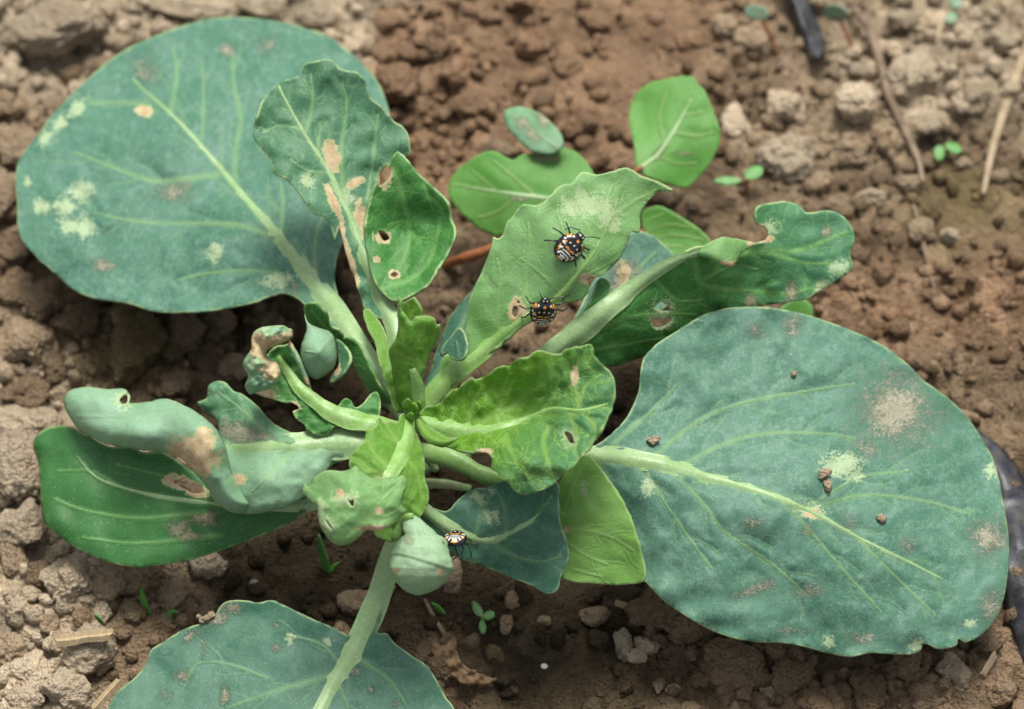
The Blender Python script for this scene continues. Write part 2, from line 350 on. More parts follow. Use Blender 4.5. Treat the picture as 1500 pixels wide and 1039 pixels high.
HAND = [(75,38,100,52,'p','large pale cracked soil slab beyond the big round leaf with yellow blotches'),(262,8,95,26,'p'),(382,8,45,24,'p'),(470,18,42,30,'p'),(8,150,24,32,'t'),(22,215,42,30,'t'),(12,290,26,36,'t'),(22,360,30,30,'b'),
 (160,95,40,20,'t'),(100,110,25,16,'b'),(20,430,40,36,'b'),(70,438,48,40,'b'),(45,505,48,46,'t'),(112,478,32,34,'b'),(85,540,30,25,'b'),(200,512,48,58,'o','big smooth olive brown soil clod between the large round leaf and the curled leaf'),(265,488,40,34,'b'),
 (312,478,36,30,'b'),(300,530,30,26,'b'),(256,562,26,22,'b'),(38,575,45,34,'b'),(346,545,28,26,'t'),(45,618,75,40,'p'),(22,700,52,60,'p','broad pale soil slab beside the tip of the dark green leaf'),(28,772,46,38,'p'),(14,826,24,34,'t'),(108,850,46,50,'p'),(165,846,36,30,'t'),
 (28,892,20,18,'p'),(202,858,38,38,'t'),(248,872,28,30,'t'),(296,832,32,20,'p'),(142,962,50,36,'p'),(40,990,48,36,'p'),(95,1015,40,28,'p'),(150,900,20,26,'p'),(92,950,26,20,'t'),(15,950,26,30,'t'),(60,845,24,22,'b'),(120,905,20,16,'b'),(70,915,18,14,'t'),(30,1030,35,20,'p'),(200,900,18,14,'b'),
 (522,882,30,22,'t'),(560,862,20,20,'t'),(660,846,22,26,'t'),(870,903,24,17,'t'),(548,905,14,12,'b'),(500,925,14,12,'t'),
 (910,945,16,24,'p'),(946,948,20,16,'p'),(932,962,18,14,'p'),(958,888,48,34,'b'),(1000,925,40,24,'b'),(1062,985,60,40,'b','large rounded reddish brown clod under the edge of the notched round leaf'),(1150,990,40,26,'b'),(1390,990,28,26,'p'),(1232,990,12,14,'t'),(1272,1014,28,32,'b'),(1120,1015,13,9,'t'),(1330,975,26,20,'b'),(1440,935,16,14,'b'),(1460,1010,30,22,'b'),(1200,1028,30,16,'b'),
 (985,1012,12,11,'t'),(965,1005,10,14,'t'),(798,910,9,10,'t'),(740,915,11,14,'t'),(752,880,13,12,'t'),(650,985,26,22,'b'),(690,940,14,12,'b'),
 (592,125,44,40,'r'),(622,205,26,36,'r'),(690,150,42,26,'r'),(775,66,26,20,'r'),(705,58,30,20,'r'),(850,185,28,24,'r'),(735,222,32,16,'t'),(560,30,30,20,'r'),(640,70,26,20,'r'),(780,115,28,16,'r'),(870,30,30,18,'r'),(660,105,22,14,'r'),(830,100,26,14,'r'),(640,165,18,14,'r'),(720,25,24,14,'r'),(600,75,24,18,'r'),(560,80,22,16,'r'),
 (1150,158,38,34,'p','upright pale tan clod standing beside a twin past the smooth round weed leaf'),(1258,160,42,36,'p'),(1150,228,54,38,'p'),(1245,225,44,30,'t'),(1078,178,26,34,'p'),(1070,220,18,16,'t'),(1342,118,46,42,'p','brightest pale clod behind the curved dry twig'),(1360,182,24,20,'p'),(1430,140,26,20,'p'),(1465,60,26,24,'p'),(1395,45,20,14,'p'),(1320,30,30,18,'p'),(1480,130,18,20,'p'),(1420,90,20,16,'t'),
 (1100,60,28,22,'t'),(1060,40,26,20,'t'),(1260,105,20,18,'p'),(1220,105,16,14,'t'),(1200,270,26,16,'t'),(1300,215,20,16,'t'),(1280,290,34,20,'p'),(1330,270,22,18,'t'),(1225,300,26,14,'t'),(1395,345,20,18,'p'),(1350,340,26,22,'t'),(1290,400,20,18,'r'),(1410,240,18,12,'t'),(1460,260,22,14,'t'),(985,290,18,14,'t'),(1015,300,12,10,'t'),(1010,60,26,18,'r')]
for h in HAND: put_clod(*h[:5], label=h[5] if len(h) > 5 else None, flat=.8 if h[4] in 'pt' else .7)
def kind_of(c):
    ks = list(TN); return ks[int(np.argmin([abs(np.array(TN[k])-c).sum() for k in ks]))]
cnt = 0
while cnt < 150:
    px, py = random.uniform(-40, 1540), random.uniform(-30, 1070)
    p = gpx(px, py); c, r = tone(p[None, :2]); r = float(r[0])
    if random.random() > r**2.2: continue
    s_ = random.uniform(8, 21)*(.6+.4*r)
    put_clod(px, py, s_*random.uniform(.9, 1.3), s_*random.uniform(.75, 1), kind_of(c[0]), mesh=random.choice(MID)); cnt += 1
# crumbs too many to count: one object of small lumps
V, F, T = [], [], []; base = 0; v1, f1 = ICO[1]; v2, f2 = ICO[2]; nb = 0
pts = np.random.uniform([-.122, -.10], [.122, .12], (26000, 2)); tcol, trg = tone(pts); keep = np.random.rand(len(pts)) < trg**1.8*.9; pts = pts[keep]; tcol = tcol[keep]
for k in range(min(11000, len(pts))):
    r = .0002+.0018*random.random()**3.6; big_ = r > .00065
    v, f = (v2, f2) if big_ else (v1, f1)
    q = v*(1+.55*(np.random.rand(len(v), 1)-.5))*np.random.uniform(.6, 1.2, 3)*r
    a = random.uniform(0, 6.28); ca, sa = math.cos(a), math.sin(a); q = q@np.array([[ca, -sa, 0], [sa, ca, 0], [0, 0, 1]])
    V.append(q+np.array([pts[k, 0], pts[k, 1], gh(*pts[k])+r*.35])); F.extend([[i+base for i in t] for t in f]); base += len(v)
    T.append(np.repeat(np.append(tcol[k]*random.uniform(.75, 1.35), 1)[None], len(v), 0))
crumbs = mk('soil_crumbs', np.concatenate(V), F, M_ground); fattr(crumbs, 'tone', 'FLOAT_COLOR', np.concatenate(T)); tag(crumbs, 'loose crumbs of soil strewn over the ground', 'soil crumbs', kind='stuff')
# ---------------------------------------------------------------- leaves
LEAFZ = {}
def blade(name, mat, parent, outline, ctrl, veins=(), holes=(), nec=(), stip=(), dust=(), step=4.0, ruffle=.5, rs=90, blister=.25, curl=0, cw=20, grad=None, thick=.38, label=None, jit=.5, key=None, rib=None, serr=0, fork=None, crinkle=0, cs=20):
    """leaf blade: a sheet spanned inside a margin (pixels) whose height above the soil (mm) runs smoothly through the ctrl points"""
    ol = catmull(outline, step*.7, True)
    sd_ = int(abs(outline[0][0]*7+outline[0][1]*13)) % 9999
    ol = ol+jit*np.stack([vnoise(ol/6, sd_), vnoise(ol/6, sd_+1)], -1)
    if serr:
        dl = np.roll(ol, -1, 0)-np.roll(ol, 1, 0); nn_ = np.stack([dl[:, 1], -dl[:, 0]], -1)/(np.linalg.norm(dl, axis=1)[:, None]+1e-6); ol = ol+nn_*serr*vnoise(ol/14, sd_+3)[:, None]
    hl = [catmull(h, 2.0, True) for h in holes]
    vl = [(catmull(v[0], step*.7), v[1]*1.7, v[2] if len(v) > 2 else .35, 1.0) for v in veins]
    if rib: vl.append((catmull(rib[0], step*.7), rib[1][0]*.75, rib[1][-1]/max(rib[1][0], 1), 1.0))
    if fork:
        rs_ = np.random.RandomState(sd_); base_v = list(vl)
        for L, w0, tp, st in base_v:
            cum = np.concatenate([[0], np.cumsum(np.hypot(*np.diff(L, axis=0).T))]); t = fork*.6; sg = 1
            while t < cum[-1]-4:
                i = int(np.searchsorted(cum, t)); i = min(max(i, 1), len(L)-1); d = L[i]-L[i-1]; d = d/(np.hypot(*d)+1e-6); sg = -sg
                a = sg*math.radians(rs_.uniform(30, 50)); d = np.array([d[0]*math.cos(a)-d[1]*math.sin(a), d[0]*math.sin(a)+d[1]*math.cos(a)]); q_ = L[i].copy(); br = [q_.copy()]; ln = fork*rs_.uniform(.7, 1.5)
                for _ in range(5):
                    a = -sg*rs_.uniform(-.05, .22)+rs_.uniform(-.12, .12); d = np.array([d[0]*math.cos(a)-d[1]*math.sin(a), d[0]*math.sin(a)+d[1]*math.cos(a)]); q_ = q_+d*ln/5; br.append(q_.copy())
                vl.append((catmull(br, step*.7), max(2.0, w0*.42), .5, .5)); t += fork*rs_.uniform(.7, 1.3)
    lo, hi = ol.min(0), ol.max(0)
    g = np.stack(np.meshgrid(np.arange(lo[0], hi[0], step), np.arange(lo[1], hi[1], step*.87)), -1); g[1::2, :, 0] += step/2
    g = g.reshape(-1, 2)+np.random.uniform(-.22, .22, (g.shape[0]*g.shape[1], 2))*step
    g = g[inpoly(g, ol)]; g = g[dseg(g, ol, True)[0] > step*.55]
    vp = np.concatenate([v[0] for v in vl]) if vl else np.zeros((0, 2))
    if len(vp):
        vp = vp[inpoly(vp, ol)]
        if len(vp): vp = vp[dseg(vp, ol, True)[0] > step*.4]
        for v in vl: g = g[dseg(g, v[0])[0] > step*.45]
    for h in hl:
        g = g[(~inpoly(g, h)) & (dseg(g, h, True)[0] > step*.4)]
        if len(vp): vp = vp[(~inpoly(vp, h)) & (dseg(vp, h, True)[0] > step*.4)]
    allp = [ol]; cons = []; b = 0
    for L in [ol]+hl:
        if b: allp.append(L)
        cons += [(b+i, b+(i+1) % len(L)) for i in range(len(L))]; b += len(L)
    allp += [vp, g]; pts = np.concatenate(allp)
    r = delaunay_2d_cdt([Vector(p) for p in pts.tolist()], cons, [], 0, 1e-5)
    q = np.array([v[:] for v in r[0]]); tri = np.array([f for f in r[2] if len(f) == 3])
    cen = q[tri].mean(1); ok = inpoly(cen, ol)
    for h in hl: ok &= ~inpoly(cen, h)
    tri = tri[ok]; used = np.unique(tri); rm = -np.ones(len(q), int); rm[used] = np.arange(len(used)); q = q[used]; tri = rm[tri]
    f = tps(ctrl); ed = dseg(q, ol, True)[0]; edo = ed.copy()
    for h in hl: ed = np.minimum(ed, dseg(q, h, True)[0])
    vein = np.zeros(len(q)); vd = np.full(len(q), 40.0)
    for L, w0, tp, st in vl:
        d, t = dseg(q, L); ww = w0*(1-t*(1-tp))
        vein = np.maximum(vein, st*np.clip(1-d/(ww+.5), 0, 1)); vd = np.minimum(vd, d)
    def zf(q_):
        return f(q_)+ruffle*fbm(q_/rs, 2, sd_)+ruffle*.09*vnoise(q_/(rs*.35), sd_+5)
    z = zf(q)+ruffle*.6*vnoise(q/(rs*.35), sd_+5)*np.clip(.85-edo/60, 0, 1)
    z = z+blister*(1-np.exp(-vd/9))*(.7+.6*vnoise(q/22, sd_+8))
    if crinkle: z = z+crinkle*(1-2*np.abs(fbm(q/cs, 3, sd_+11)))*np.clip(vd/14, 0, 1)
    if curl: z = z-curl*np.clip(1-edo/cw, 0, 1)**2
    W = P(q[:, 0], q[:, 1], z)
    a = W[tri]; nz = np.cross(a[:, 1]-a[:, 0], a[:, 2]-a[:, 0])@BV
    tri = np.where((nz < 0)[:, None], tri[:, ::-1], tri)
    o = mk(name, W, tri, mat, parent)
    fattr(o, 'pxuv', 'FLOAT_VECTOR', np.column_stack([q/100, np.full(len(q), sd_*.37)]))
    fattr(o, 'vein', 'FLOAT', vein); fattr(o, 'edge', 'FLOAT', np.minimum(ed, 60))
    def m_(lst):
        r_ = np.zeros(len(q))
        for e in lst:
            rx = e[2]; ry = e[3] if len(e) > 3 else e[2]; an = math.radians(e[4]) if len(e) > 4 else 0
            dx, dy = q[:, 0]-e[0], q[:, 1]-e[1]; u, v = dx*math.cos(an)+dy*math.sin(an), -dx*math.sin(an)+dy*math.cos(an)
            r_ = np.maximum(r_, (e[5] if len(e) > 5 else 1)*np.clip(1.0-.6*np.hypot(u/rx, v/ry), 0, 1))
        return r_
    fattr(o, 'marks', 'FLOAT_COLOR', np.column_stack([m_(nec), m_(stip), m_(dust), np.ones(len(q))]))
    if grad:
        a_, b_ = np.array(grad[0], float), np.array(grad[1], float); t = ((q-a_)@(b_-a_))/((b_-a_)**2).sum(); t = sstep(0, 1, t+.15*fbm(q/40, 2, 3))
    else: t = np.zeros(len(q))
    fattr(o, 'tint', 'FLOAT', t)
    md = o.modifiers.new('thickness', 'SOLIDIFY'); md.thickness = thick*MM; md.offset = -1
    if label: o['label'] = label
    if key: LEAFZ[key] = lambda q_, q0=q, z0=z: z0[np.argmin(((q0-np.asarray(q_))**2).sum(1))]
    if rib: stalk(rib[2] if len(rib) > 2 else 'midrib', rib[3] if len(rib) > 3 else M_rib, o, rib[0], rib[1], zf, lift=rib[4] if len(rib) > 4 else .0)
    return o
def stalk(name, mat, parent, pts, widths, zf=None, lift=0.0, flat=None, zs=None, seg=20, loc=None):
    """tapering rib or stem along pixel points; width in pixels; height from zf or zs (mm)"""
    p = catmull(pts, 5.0); n = len(p)
    s = np.concatenate([[0], np.cumsum(np.hypot(*np.diff(p, axis=0).T))]); s /= s[-1]
    kp = np.array(pts, float)[:, :2]; ks = np.concatenate([[0], np.cumsum(np.hypot(*np.diff(kp, axis=0).T))]); ks /= ks[-1]
    wd = np.interp(s, np.linspace(0, 1, len(widths)), widths)
    z = (np.interp(s, ks, zs) if zs is not None else zf(p))+lift
    c = P(p[:, 0], p[:, 1], z); tg = np.gradient(c, axis=0); tg /= np.linalg.norm(tg, axis=1)[:, None]
    d2 = np.gradient(p, axis=0); nn = np.stack([-d2[:, 1], d2[:, 0]], -1); nn /= np.linalg.norm(nn, axis=1)[:, None]
    if zf is not None: side = P(p[:, 0]+nn[:, 0]*3, p[:, 1]+nn[:, 1]*3, zf(p+nn*3)+lift)-c
    else: side = nn[:, :1]*RV-nn[:, 1:]*UV_
    side -= (side*tg).sum(1)[:, None]*tg; side /= np.linalg.norm(side, axis=1)[:, None]; up = np.cross(tg, side)
    hw = (wd*S/2*(1+.07*vnoise(np.column_stack([s*14, s*0+n]), 4)))[:, None]
    fl = np.full(n, flat) if flat else (np.interp(s, [0, .12, .32, 1], [.75, .6, .36, .28]) if zf is not None else np.full(n, .7))
    ang = np.linspace(0, 2*math.pi, seg, endpoint=False)
    bl = np.interp(s, [0, .12, .3, 1], [0, .25, 1, 1]) if (zf is not None and not flat) else np.zeros(n)
    if up[n//2]@BV < 0: up = -up
    ca_, sa_ = np.cos(ang), np.sin(ang); bell = np.where(sa_ > 0, .5*(1+np.cos(math.pi*ca_))*1.25, sa_*.8)
    V = np.concatenate([(c[i]+hw[i]*((1+.35*bl[i])*ca_[:, None]*side[i]+fl[i]*((1-bl[i])*sa_+bl[i]*bell)[:, None]*up[i])) for i in range(n)])
    F = [[i*seg+j, i*seg+(j+1) % seg, (i+1)*seg+(j+1) % seg, (i+1)*seg+j] for i in range(n-1) for j in range(seg)]
    F += [list(range(seg))[::-1], [(n-1)*seg+j for j in range(seg)]]
    o = mk(name, V, F, mat, parent, loc=loc); bm = bmesh.new(); bm.from_mesh(o.data); bmesh.ops.recalc_face_normals(bm, faces=bm.faces); bm.to_mesh(o.data); bm.free()
    return o
M_rib = stalk_mat('rib_pale', (.19, .31, .125), (.23, .35, .16)); M_ribg = stalk_mat('rib_green', (.15, .30, .06), (.20, .35, .10)); M_stem = stalk_mat('stem_green', (.14, .24, .08), (.22, .27, .12))
blue = dict(A=(.045, .138, .088), B=(.067, .168, .116), vein=(.165, .295, .125), vs=.72, bloom=.40, bloomc=(.185, .300, .240), rough=.42, spec=.2, transl=.08, net=.22)
M_big = leaf_mat('leaf_glaucous', **blue)
M_big2 = leaf_mat('leaf_glaucous_dusty', **{**blue, 'A': (.050, .142, .092), 'B': (.076, .176, .124), 'bloom': .48, 'speck': .8})
M_low = leaf_mat('leaf_dark_glaucous', (.034, .120, .070), (.058, .155, .098), vein=(.13, .26, .12), vs=.8, bloom=.22, bloomc=(.17, .29, .22), speck=1)
M_up = leaf_mat('leaf_blue_green', (.048, .155, .075), (.066, .180, .098), vein=(.19, .35, .15), net=.4, bloom=.18, bloomc=(.18, .32, .22), rim=.9)
M_mid = leaf_mat('leaf_mid_green', (.036, .165, .028), (.054, .195, .042), C2=(.050, .165, .085), vein=(.15, .33, .09), net=.45, bloom=.10, bloomc=(.16, .31, .16), rim=.9)
M_bug = leaf_mat('leaf_pale_underside', (.140, .305, .090), (.170, .340, .120), C2=(.095, .275, .03), vein=(.22, .39, .13), net=.4, vs=.85, bloom=.30, bloomc=(.25, .40, .22), rim=1, transl=.22)
M_dark = leaf_mat('leaf_dark_green', (.030, .125, .026), (.046, .160, .042), vein=(.12, .27, .08), vs=.85, bloom=.08, bloomc=(.14, .28, .16), speck=1, rough=.33)
M_k1 = leaf_mat('leaf_waxy_two', (.060, .185, .075), (.080, .21, .10), C2=(.195, .35, .205), vein=(.24, .40, .18), bloom=.4, bloomc=(.27, .40, .29), rough=.5, speck=1)
M_curl = leaf_mat('leaf_waxy_back', (.185, .345, .195), (.225, .385, .24), vein=(.23, .35, .20), vs=.5, bloom=.38, bloomc=(.29, .42, .31), rough=.5, speck=1)
M_yel = leaf_mat('leaf_young', (.115, .30, .012), (.150, .345, .025), C2=(.085, .24, .095), vein=(.27, .46, .10), net=.8, bloom=.08, bloomc=(.22, .40, .15), rim=.8, transl=.42)
M_yng = leaf_mat('leaf_young_green', (.110, .285, .026), (.150, .33, .045), vein=(.25, .43, .09), net=.55, bloom=.12, bloomc=(.24, .41, .16), rim=1, transl=.4)
M_pod = leaf_mat('leaf_pod', (.225, .37, .195), (.285, .43, .25), vein=(.3, .44, .27), vs=.3, bloom=.5, bloomc=(.38, .50, .36), rough=.55, rim=.3)
M_l8 = leaf_mat('leaf_light_green', (.19, .40, .075), (.225, .44, .105), vein=(.28, .47, .15), vs=.8, net=.3, bloom=.2, bloomc=(.28, .45, .2), rim=.9, transl=.3)
M_weed = leaf_mat('leaf_weed', (.088, .265, .040), (.120, .305, .060), vein=(.20, .30, .10), vs=.55, bloom=.14, bloomc=(.22, .37, .15), rim=.3, transl=.25)
M_weedg = leaf_mat('leaf_weed_grey', (.12, .265, .12), (.155, .30, .155), vein=(.27, .32, .2), vs=.4, bloom=.3, rim=.2)

base = gpx(600, 770); base[2] = gh(base[0], base[1])
plant = empty('cabbage_plant', base, 'young blue green cabbage plant with bug damaged leaves growing from the soil', 'cabbage plant')
crown = P(600, 640, 30.0)
# main stem
pz = lambda x, y, z: tuple(P(x, y, z))
stalk('stem', M_stem, plant, [(600, 775), (602, 730), (602, 680), (600, 635), (600, 615)], [46, 40, 38, 34, 18], zs=[-2, 6, 16, 27, 33], flat=1.0)
for x0, y0, z0, x1, y1, z1, w0 in ((610, 690, 14, 690, 668, 17, 20), (605, 710, 10, 690, 716, 10, 18), (596, 700, 12, 520, 730, 14, 18), (612, 660, 22, 640, 690, 20, 16)):
    stalk('leaf_stub', M_stem, plant, [(x0, y0), ((x0+x1)/2, (y0+y1)/2-4), (x1, y1)], [w0, w0*.8, w0*.6], zs=[z0, (z0+z1)/2+1, z1])

# L1 large round leaf, upper left
blade('leaf', M_big, plant, [(500,67),(480,53),(439,39),(393,29),(323,25),(277,35),(231,51),(185,72),(139,106),(102,141),(74,171),(51,203),(32,226),(23,254),(25,296),(28,342),(51,374),(76,397),(106,423),(139,437),(185,444),(231,457),(277,457),(323,453),(370,444),(402,432),(420,430),(444,444),(470,470),(505,510),(540,560),(575,605),(598,598),(570,555),(535,505),(510,470),(497,440),(490,407),(492,384),(500,356),(525,310),(548,270),(564,215),(570,170),(558,128),(530,92)],
 [(595,605,30),(540,530,33),(490,453,32),(416,356,27),(314,236,22),(208,129,18),(30,290,15),(230,457,19),(402,432,25),(323,25,16),(560,170,20),(500,350,27),(110,430,16),(231,262,20.6),(200,320,21),(240,215,21.6)],
 veins=[([(319,256),(277,261),(231,266),(194,256),(152,240),(111,224)],5),([(393,344),(351,330),(277,327),(208,326),(139,312)],4),([(407,400),(351,397),(296,402),(259,411)],3.5),([(344,259),(347,208),(353,180),(342,120),(340,78)],5),([(411,344),(414,296),(411,268)],4),([(250,166),(259,106),(254,70)],4),([(217,155),(176,150),(130,152)],3.5),([(296,203),(298,148),(296,92)],3),([(462,407),(462,351),(480,296)],3.5)],
 stip=[(112,160,20,9,-40),(88,182,14,8,-40),(66,203,12,8,-50),(40,268,7),(62,303,12),(95,302,14),(118,282,15),(100,330,14),(124,332,15),(316,370,12),(407,411,24,10)],
 dust=[(335,72,10,10,0,.8),(152,390,16,10,0,.8),(254,282,26,14,-10,.7),(212,106,18,18,0,.6),(430,420,10,10,0,.6),(390,65,14,12,0,.55)], nec=[(211,163,10,6)], ruffle=1.2, rs=85, blister=.5, fork=46, crinkle=.22, cs=44, key='L1',
 rib=([(598,612),(565,568),(540,530),(490,453),(453,407),(416,356),(360,291),(314,236),(277,194),(240,157),(208,129),(194,115)],[30,30,28,26,22,17,13,10,7,4,2]),
 label='broad round blue green leaf with yellow white feeding blotches')
# L2 upright damaged leaf (back sheet and right lobe)
l2 = blade('leaf', M_up, plant, [(590,500),(575,480),(560,470),(535,455),(526,430),(521,412),(510,380),(503,352),(497,330),(490,352),(484,330),(472,318),(459,311),(449,298),(437,282),(417,262),(401,254),(394,230),(374,206),(370,191),(378,165),(390,137),(409,121),(435,113),(447,94),(467,88),(487,89),(500,102),(524,106),(536,121),(542,143),(560,157),(576,177),(597,193),(601,210),(599,228),(580,234),(558,250),(550,275),(547,300),(548,340),(553,390),(565,430),(588,470)],
 [(585,490,36),(528,359,40),(483,254,46),(417,145,52),(370,191,50),(487,89,55),(601,210,46),(555,260,43),(565,430,37),(483,323,43),(535,455,35)],
 veins=[([(506,303),(500,230),(508,150),(500,120)],5),([(530,340),(545,250),(553,170)],3.5),([(447,197),(458,150),(455,110)],4),([(440,190),(410,185),(385,195)],3),([(483,254),(450,250),(425,235)],3),([(465,225),(470,180)],3)],
 nec=[(486,228,9,18,-15),(489,297,5,24,-25),(528,322,8,22),(520,268,12,5,-20),(514,385,4,30,-15),(500,345,4,18)], stip=[(450,265,10,12),(540,345,10),(505,290,12)], ruffle=.9, fork=24, rs=60, blister=.5, serr=1.5, step=3.2,
 rib=([(600,600),(588,540),(576,476),(552,424),(528,359),(506,303),(483,254),(447,197),(417,145),(408,125)],[24,24,22,17,13,10,7,4,2]), label='upright leaf with tan dead patches and a ragged edge')
blade('lobe', M_mid, plant, [(582,222),(597,234),(613,254),(633,274),(655,294),(661,319),(667,343),(657,371),(641,395),(629,416),(609,430),(586,440),(570,438),(548,410),(538,370),(535,330),(541,295),(552,265),(570,240)],
 [(565,432,38.5),(540,350,41),(545,290,44.5),(582,222,49),(633,274,47),(667,343,43),(641,395,41),(600,433,39),(598,340,38.5)],
 veins=[([(575,245),(590,290),(600,340),(590,380),(570,420)],5),([(560,420),(600,410),(630,380),(645,320)],5),([(596,320),(570,330)],3),([(600,345),(625,350)],3),([(620,270),(635,310)],3)],
 holes=[[(558,248),(573,246),(571,258),(564,268),(557,272)],[(555,338),(566,341),(571,349),(563,353),(558,347)],[(572,403),(578,398),(583,402),(578,406)]], nec=[(562,258,9,14),(562,348,9,7),(578,402,7,5),(552,380,4)], ruffle=.7, fork=24, rs=50, blister=.7, step=3.2, label='folded bright green lobe with chewed holes')
# L3 pale leaf carrying two bugs
blade('leaf', M_bug, plant, [(622,592),(640,560),(652,521),(667,522),(681,517),(683,462),(692,427),(707,396),(716,372),(720,358),(722,347),(730,350),(737,342),(742,327),(752,316),(766,299),(787,300),(804,288),(822,271),(836,268),(853,252),(874,256),(898,250),(919,246),(940,257),(964,268),(984,279),(964,282),(950,295),(940,309),(938,330),(936,341),(926,339),(921,351),(914,368),(905,382),(891,396),(877,406),(862,410),(863,421),(860,432),(850,441),(829,444),(815,450),(794,464),(766,481),(739,502),(704,528),(669,560),(645,582),(630,597)],
 [(621,590,32),(669,545,36),(773,462,44),(856,389,50),(895,320,53),(984,279,54),(960,290,51),(853,252,57),(722,347,50),(692,427,44),(660,510,38),(905,382,48),(855,430,45),(794,462,43.5)],
 veins=[([(773,465),(770,396),(775,354),(773,327)],4),([(732,492),(728,448),(733,406),(728,380)],4),([(822,431),(794,403),(763,379)],3.5),([(874,365),(863,337),(843,306)],3.5),([(895,320),(891,292),(898,271)],3.5),([(843,410),(877,395),(905,379)],4),([(895,318),(930,295),(965,277)],4),([(856,389),(830,350),(815,310)],3)],
 holes=[[(751,451),(757,449),(759,457),(755,465),(750,462)],[(757,443),(760,440),(761,445)]], stip=[(838,305,17),(862,302,14),(880,302,16),(893,316,18,22),(900,332,10),(850,290,12)], nec=[(757,455,10,15),(862,408,10,6)], fork=24, ruffle=.7, rs=70, blister=.35, grad=((760,420),(640,590)), step=3.5, key='L3', serr=1.0,
 rib=([(612,612),(640,572),(669,545),(721,503),(773,462),(822,431),(856,389),(877,358),(895,320)],[30,28,24,18,13,9,7,5,2],'midrib',M_ribg), label='pale green upright leaf with a torn pointed tip')
blade('flap', M_low, plant, [(645,522),(655,517),(663,527),(676,527),(684,516),(683,496),(673,480),(660,492),(648,508)], [(648,515,40),(684,516,43.5),(673,480,43),(665,526,41)], step=2.6, ruffle=.2, veins=[([(672,522),(668,500)],2.5)])
blade('leaf', M_low, plant, [(618,585),(632,535),(645,495),(660,462),(690,425),(712,393),(724,398),(722,440),(702,500),(660,552),(635,590)], [(625,580,28),(715,392,35),(700,500,31),(645,495,31)], veins=[([(625,580),(665,500),(705,420)],6)], curl=1.5, label='bluish leaf seen edge on behind the upright pale leaf')
blade('leaf', M_big2, plant, [(835,490),(855,440),(880,395),(915,345),(945,340),(975,360),(1005,395),(1012,420),(960,460),(900,492),(860,505)], [(845,490,25),(945,342,27),(1008,405,21),(880,395,28),(930,470,24)], veins=[([(850,490),(900,430),(960,370)],5),([(900,430),(960,430)],3)], dust=[(915,395,20,14),(905,420,10,20)], nec=[(914,400,6,14)], ruffle=.8, label='greyish leaf half hidden under the long twisted leaf')
# L4 long twisted leaf, right
blade('leaf', M_mid, plant, [(803,515),(822,493),(847,468),(863,443),(872,418),(881,407),(894,416),(896,436),(912,428),(938,406),(982,380),(1016,364),(1040,362),(1082,370),(1101,358),(1113,355),(1123,350),(1126,340),(1121,333),(1110,329),(1106,314),(1110,303),(1129,297),(1151,295),(1170,300),(1182,311),(1214,308),(1236,318),(1248,333),(1252,352),(1246,371),(1249,393),(1232,408),(1204,424),(1182,438),(1160,443),(1113,449),(1050,470),(980,505),(938,524),(919,531),(891,538),(872,530),(850,524),(815,527)],
 [(806,515,37),(894,449,42.5),(988,383,45.5),(1026,369,45),(1130,368,37),(1239,340,36),(1150,297,39),(1246,390,33),(1160,443,30),(1050,465,30),(930,525,30),(891,538,31),(881,410,43),(1000,430,38),(1100,410,33)],
 veins=[([(872,484),(919,465),(975,460),(1019,462)],4.5),([(1019,385),(1026,415),(1066,424),(1113,427),(1160,430),(1204,418)],5),([(1060,372),(1082,371),(1129,368),(1176,365),(1239,340)],6),([(1129,370),(1176,385),(1217,387)],4),([(869,513),(925,504),(972,496)],3.5),([(1030,410),(1075,390),(1110,395)],3),([(1110,340),(1130,355)],3),([(960,410),(990,440),(1030,440)],3)],
 holes=[[(959,451),(964,445),(969,442),(975,446),(982,446),(981,452),(982,456),(969,456)],[(955,470),(960,467),(966,466),(971,470),(976,466),(983,466),(983,472),(969,481),(958,479)]], stip=[(972,449,18,12),(970,470,20,13),(1128,335,12),(1230,392,14),(1205,420,12)], dust=[(1160,428,9,14),(1100,442,10),(1210,340,8)], nec=[(1112,342,8,10),(1125,350,8,4)], fork=24, ruffle=.8, rs=60, blister=.5, grad=((1000,440),(1240,380)), key='L4', step=3.6,
 rib=([(780,545),(806,515),(847,487),(894,449),(941,412),(988,383),(1026,369)],[26,28,27,23,18,14,9],'midrib',M_rib,.3), label='long twisted leaf with two chewed holes beside its stalk')
blade('flap', M_bug, plant, [(1014,370),(1030,360),(1050,350),(1062,347),(1090,352),(1106,357),(1095,366),(1086,372),(1079,384),(1072,391),(1055,387),(1035,378)], [(1014,370,45.5),(1062,347,46.5),(1106,357,40.5),(1072,391,44),(1055,370,46)], nec=[(1075,388,16,5),(1105,358,8,4)], step=2.6, ruffle=.3, curl=.6, cw=10, label='small pale flap folded over the twisted leaf')
